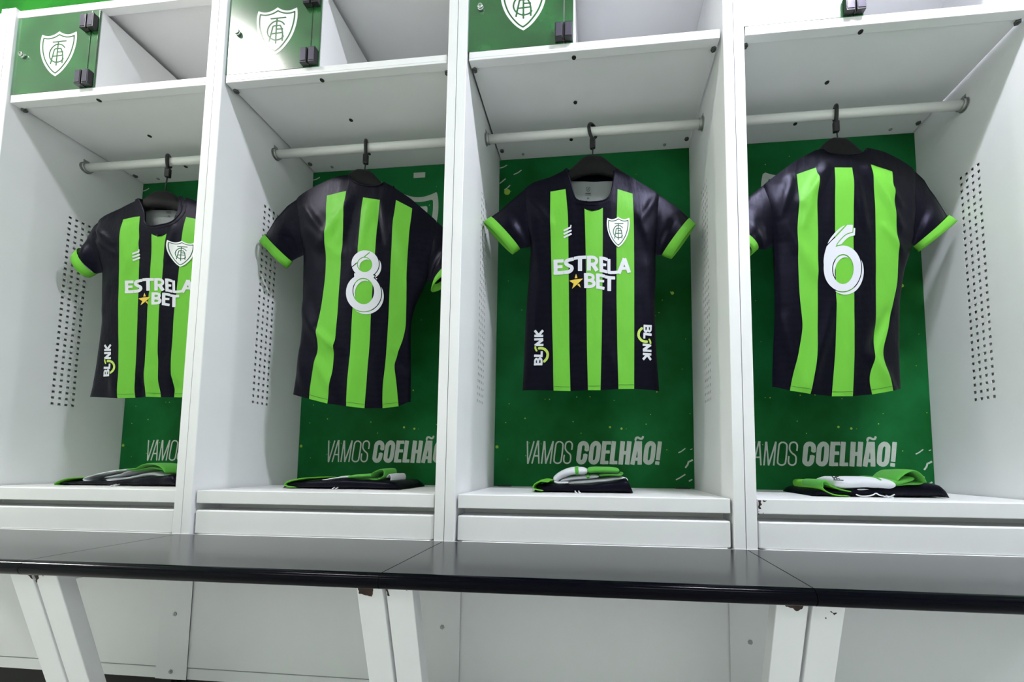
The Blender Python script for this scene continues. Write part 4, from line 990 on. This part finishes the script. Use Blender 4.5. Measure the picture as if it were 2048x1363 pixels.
for k in (0, 1, 2, 3):
    F = FOLDS[k]; cx = sum(p[0] for p in F['body']) / len(F['body']); off = Vector((cx, .20, ZS))
    t = empty('folded_shorts', tuple(off), 'black folded shorts with lime end, on the shelf ' + PLC[k], 'shorts', 'folded shorts on the seat shelves')
    xs = [p[0] for p in F['body']]; x0, x1 = min(xs), max(xs)
    # closed pillow outline from the measured top and bottom
    tl = sorted(F['body']); N = 34; bm = bmesh.new(); G = []
    ya, yb_ = .130, .335
    for i in range(N + 1):
        s = i / N; x = x0 + (x1 - x0) * s; zt = max(px_(tl, x) + .008, ZS + .010); row = []
        edge = min(1, math.sqrt(max(0, 1 - (2 * s - 1) ** 2)) * 2.2)
        hgt = (zt - ZS) * max(.15, edge)
        for j in range(20):
            a = 2 * PI * j / 20; cy_, sz = math.cos(a), math.sin(a)
            cy_ = math.copysign(abs(cy_) ** .45, cy_); sz = math.copysign(abs(sz) ** .6, sz)
            y = (ya + yb_) / 2 + (yb_ - ya) / 2 * cy_ * (.93 + .07 * edge) + .006 * noise.noise(Vector((x * 14, k, 2)))
            z = ZS + .0008 + hgt / 2 * (1 + sz) + (.0022 * noise.noise(Vector((x * 25, y * 25, k))) if sz > -.5 else 0)
            row.append(bm.verts.new(Vector((x, y, max(z, ZS + .0008))) - off))
        G.append(row)
    for A, B in zip(G, G[1:]):
        for j in range(20): f = bm.faces.new((A[j], A[(j + 1) % 20], B[(j + 1) % 20], B[j])); f.smooth = True
    bm.faces.new(G[0][::-1]); bm.faces.new(G[-1])
    link('shorts_body', mesh(bm, True), t, ('black',))
    ribbon('side_panel', F['green'], .0075, .122, .300, 'green', t, off, 5 + k)['label'] = 'lime side stripe folded over the end'
    bm = bmesh.new(); xk = {0: -1.187, 1: -.405, 2: .362, 3: 1.22}[k]
    for a in (-.008, .003): tube(bm, [Vector((xk + a, .128, ZS + .006)) - off, Vector((xk + a + .002, .116, ZS + .0028)) - off, Vector((xk + a + .006, .108, ZS + .0025)) - off], .0018, 8)
    link('drawstring', mesh(bm, True), t, ('sockwhite',))
    if k == 3:
        U, V = grid(860, 505, 1125, 560, 3)
        c = [(872, 532), (900, 545), (940, 545), (975, 535), (995, 522), (1015, 535), (1050, 545), (1085, 542), (1108, 527)]
        sh_ = contour(U, V, stroke(U, V, smooth_path(c, 3), 9)); mp = lambda u, v: (1.144 + (u - 872) * .00043, ZS + .0125 - (v - 520) * .00036)
        link('crest_edge', print_mesh(sh_, mp, lambda x, z: tuple(Vector((x, .1270, z)) - off)), t, ('print_white',))
    zoff = 0
    for si, strips in enumerate(F['socks']):
        o2 = Vector((cx, .2, ZS + .02))
        lab = ('upper' if si == 0 else 'lower') + ' folded white sock with green top, ' + PLC[k]
        s = empty('folded_sock', tuple(o2), lab, 'sock', 'folded socks on the shorts')
        ya, yb2 = (.148, .235) if si == 0 else (.160, .262)
        if k == 3: ya -= .032
        for n_, (mt, pth, th) in enumerate(strips):
            nm = 'sock_leg' if mt == 'sockwhite' else ('stripe' if len(pth) == 2 else 'sock_cuff')
            o = ribbon(nm, pth, th, ya - (.0012 if nm == 'stripe' else 0) + .003 * (n_ % 3), yb2 + (.002 if nm == 'stripe' else 0), mt, s, o2, 11 + k * 3 + si + n_ * (nm != 'stripe'))
            if nm == 'sock_cuff': o['label'] = 'green turned-over sock top'
        if k == 3 and si == 0:
            leg = [c for c in s.children if c.name.startswith('sock_leg')][0]
            lb = BVHTree.FromPolygons([v.co + o2 for v in leg.data.vertices], [tuple(p.vertices) for p in leg.data.polygons])
            def on(x, z):
                hit = lb.ray_cast(Vector((x, -.1, z)), Vector((0, 1, 0))); return (x, (hit[0].y if hit[0] else .12) - .0012, z)
            bm = bmesh.new()
            for q in range(3): tube(bm, [on(1.078 + q * .0085, .6840), on(1.081 + q * .0085, .6800), on(1.085 + q * .0085, .6760)], .0014, 6)
            tube(bm, [on(1.081, .6740), on(1.093, .6735), on(1.106, .6730)], .0014, 6)
            link('maker_mark', mesh(bm), s, ('inkgrey',)).location = -o2
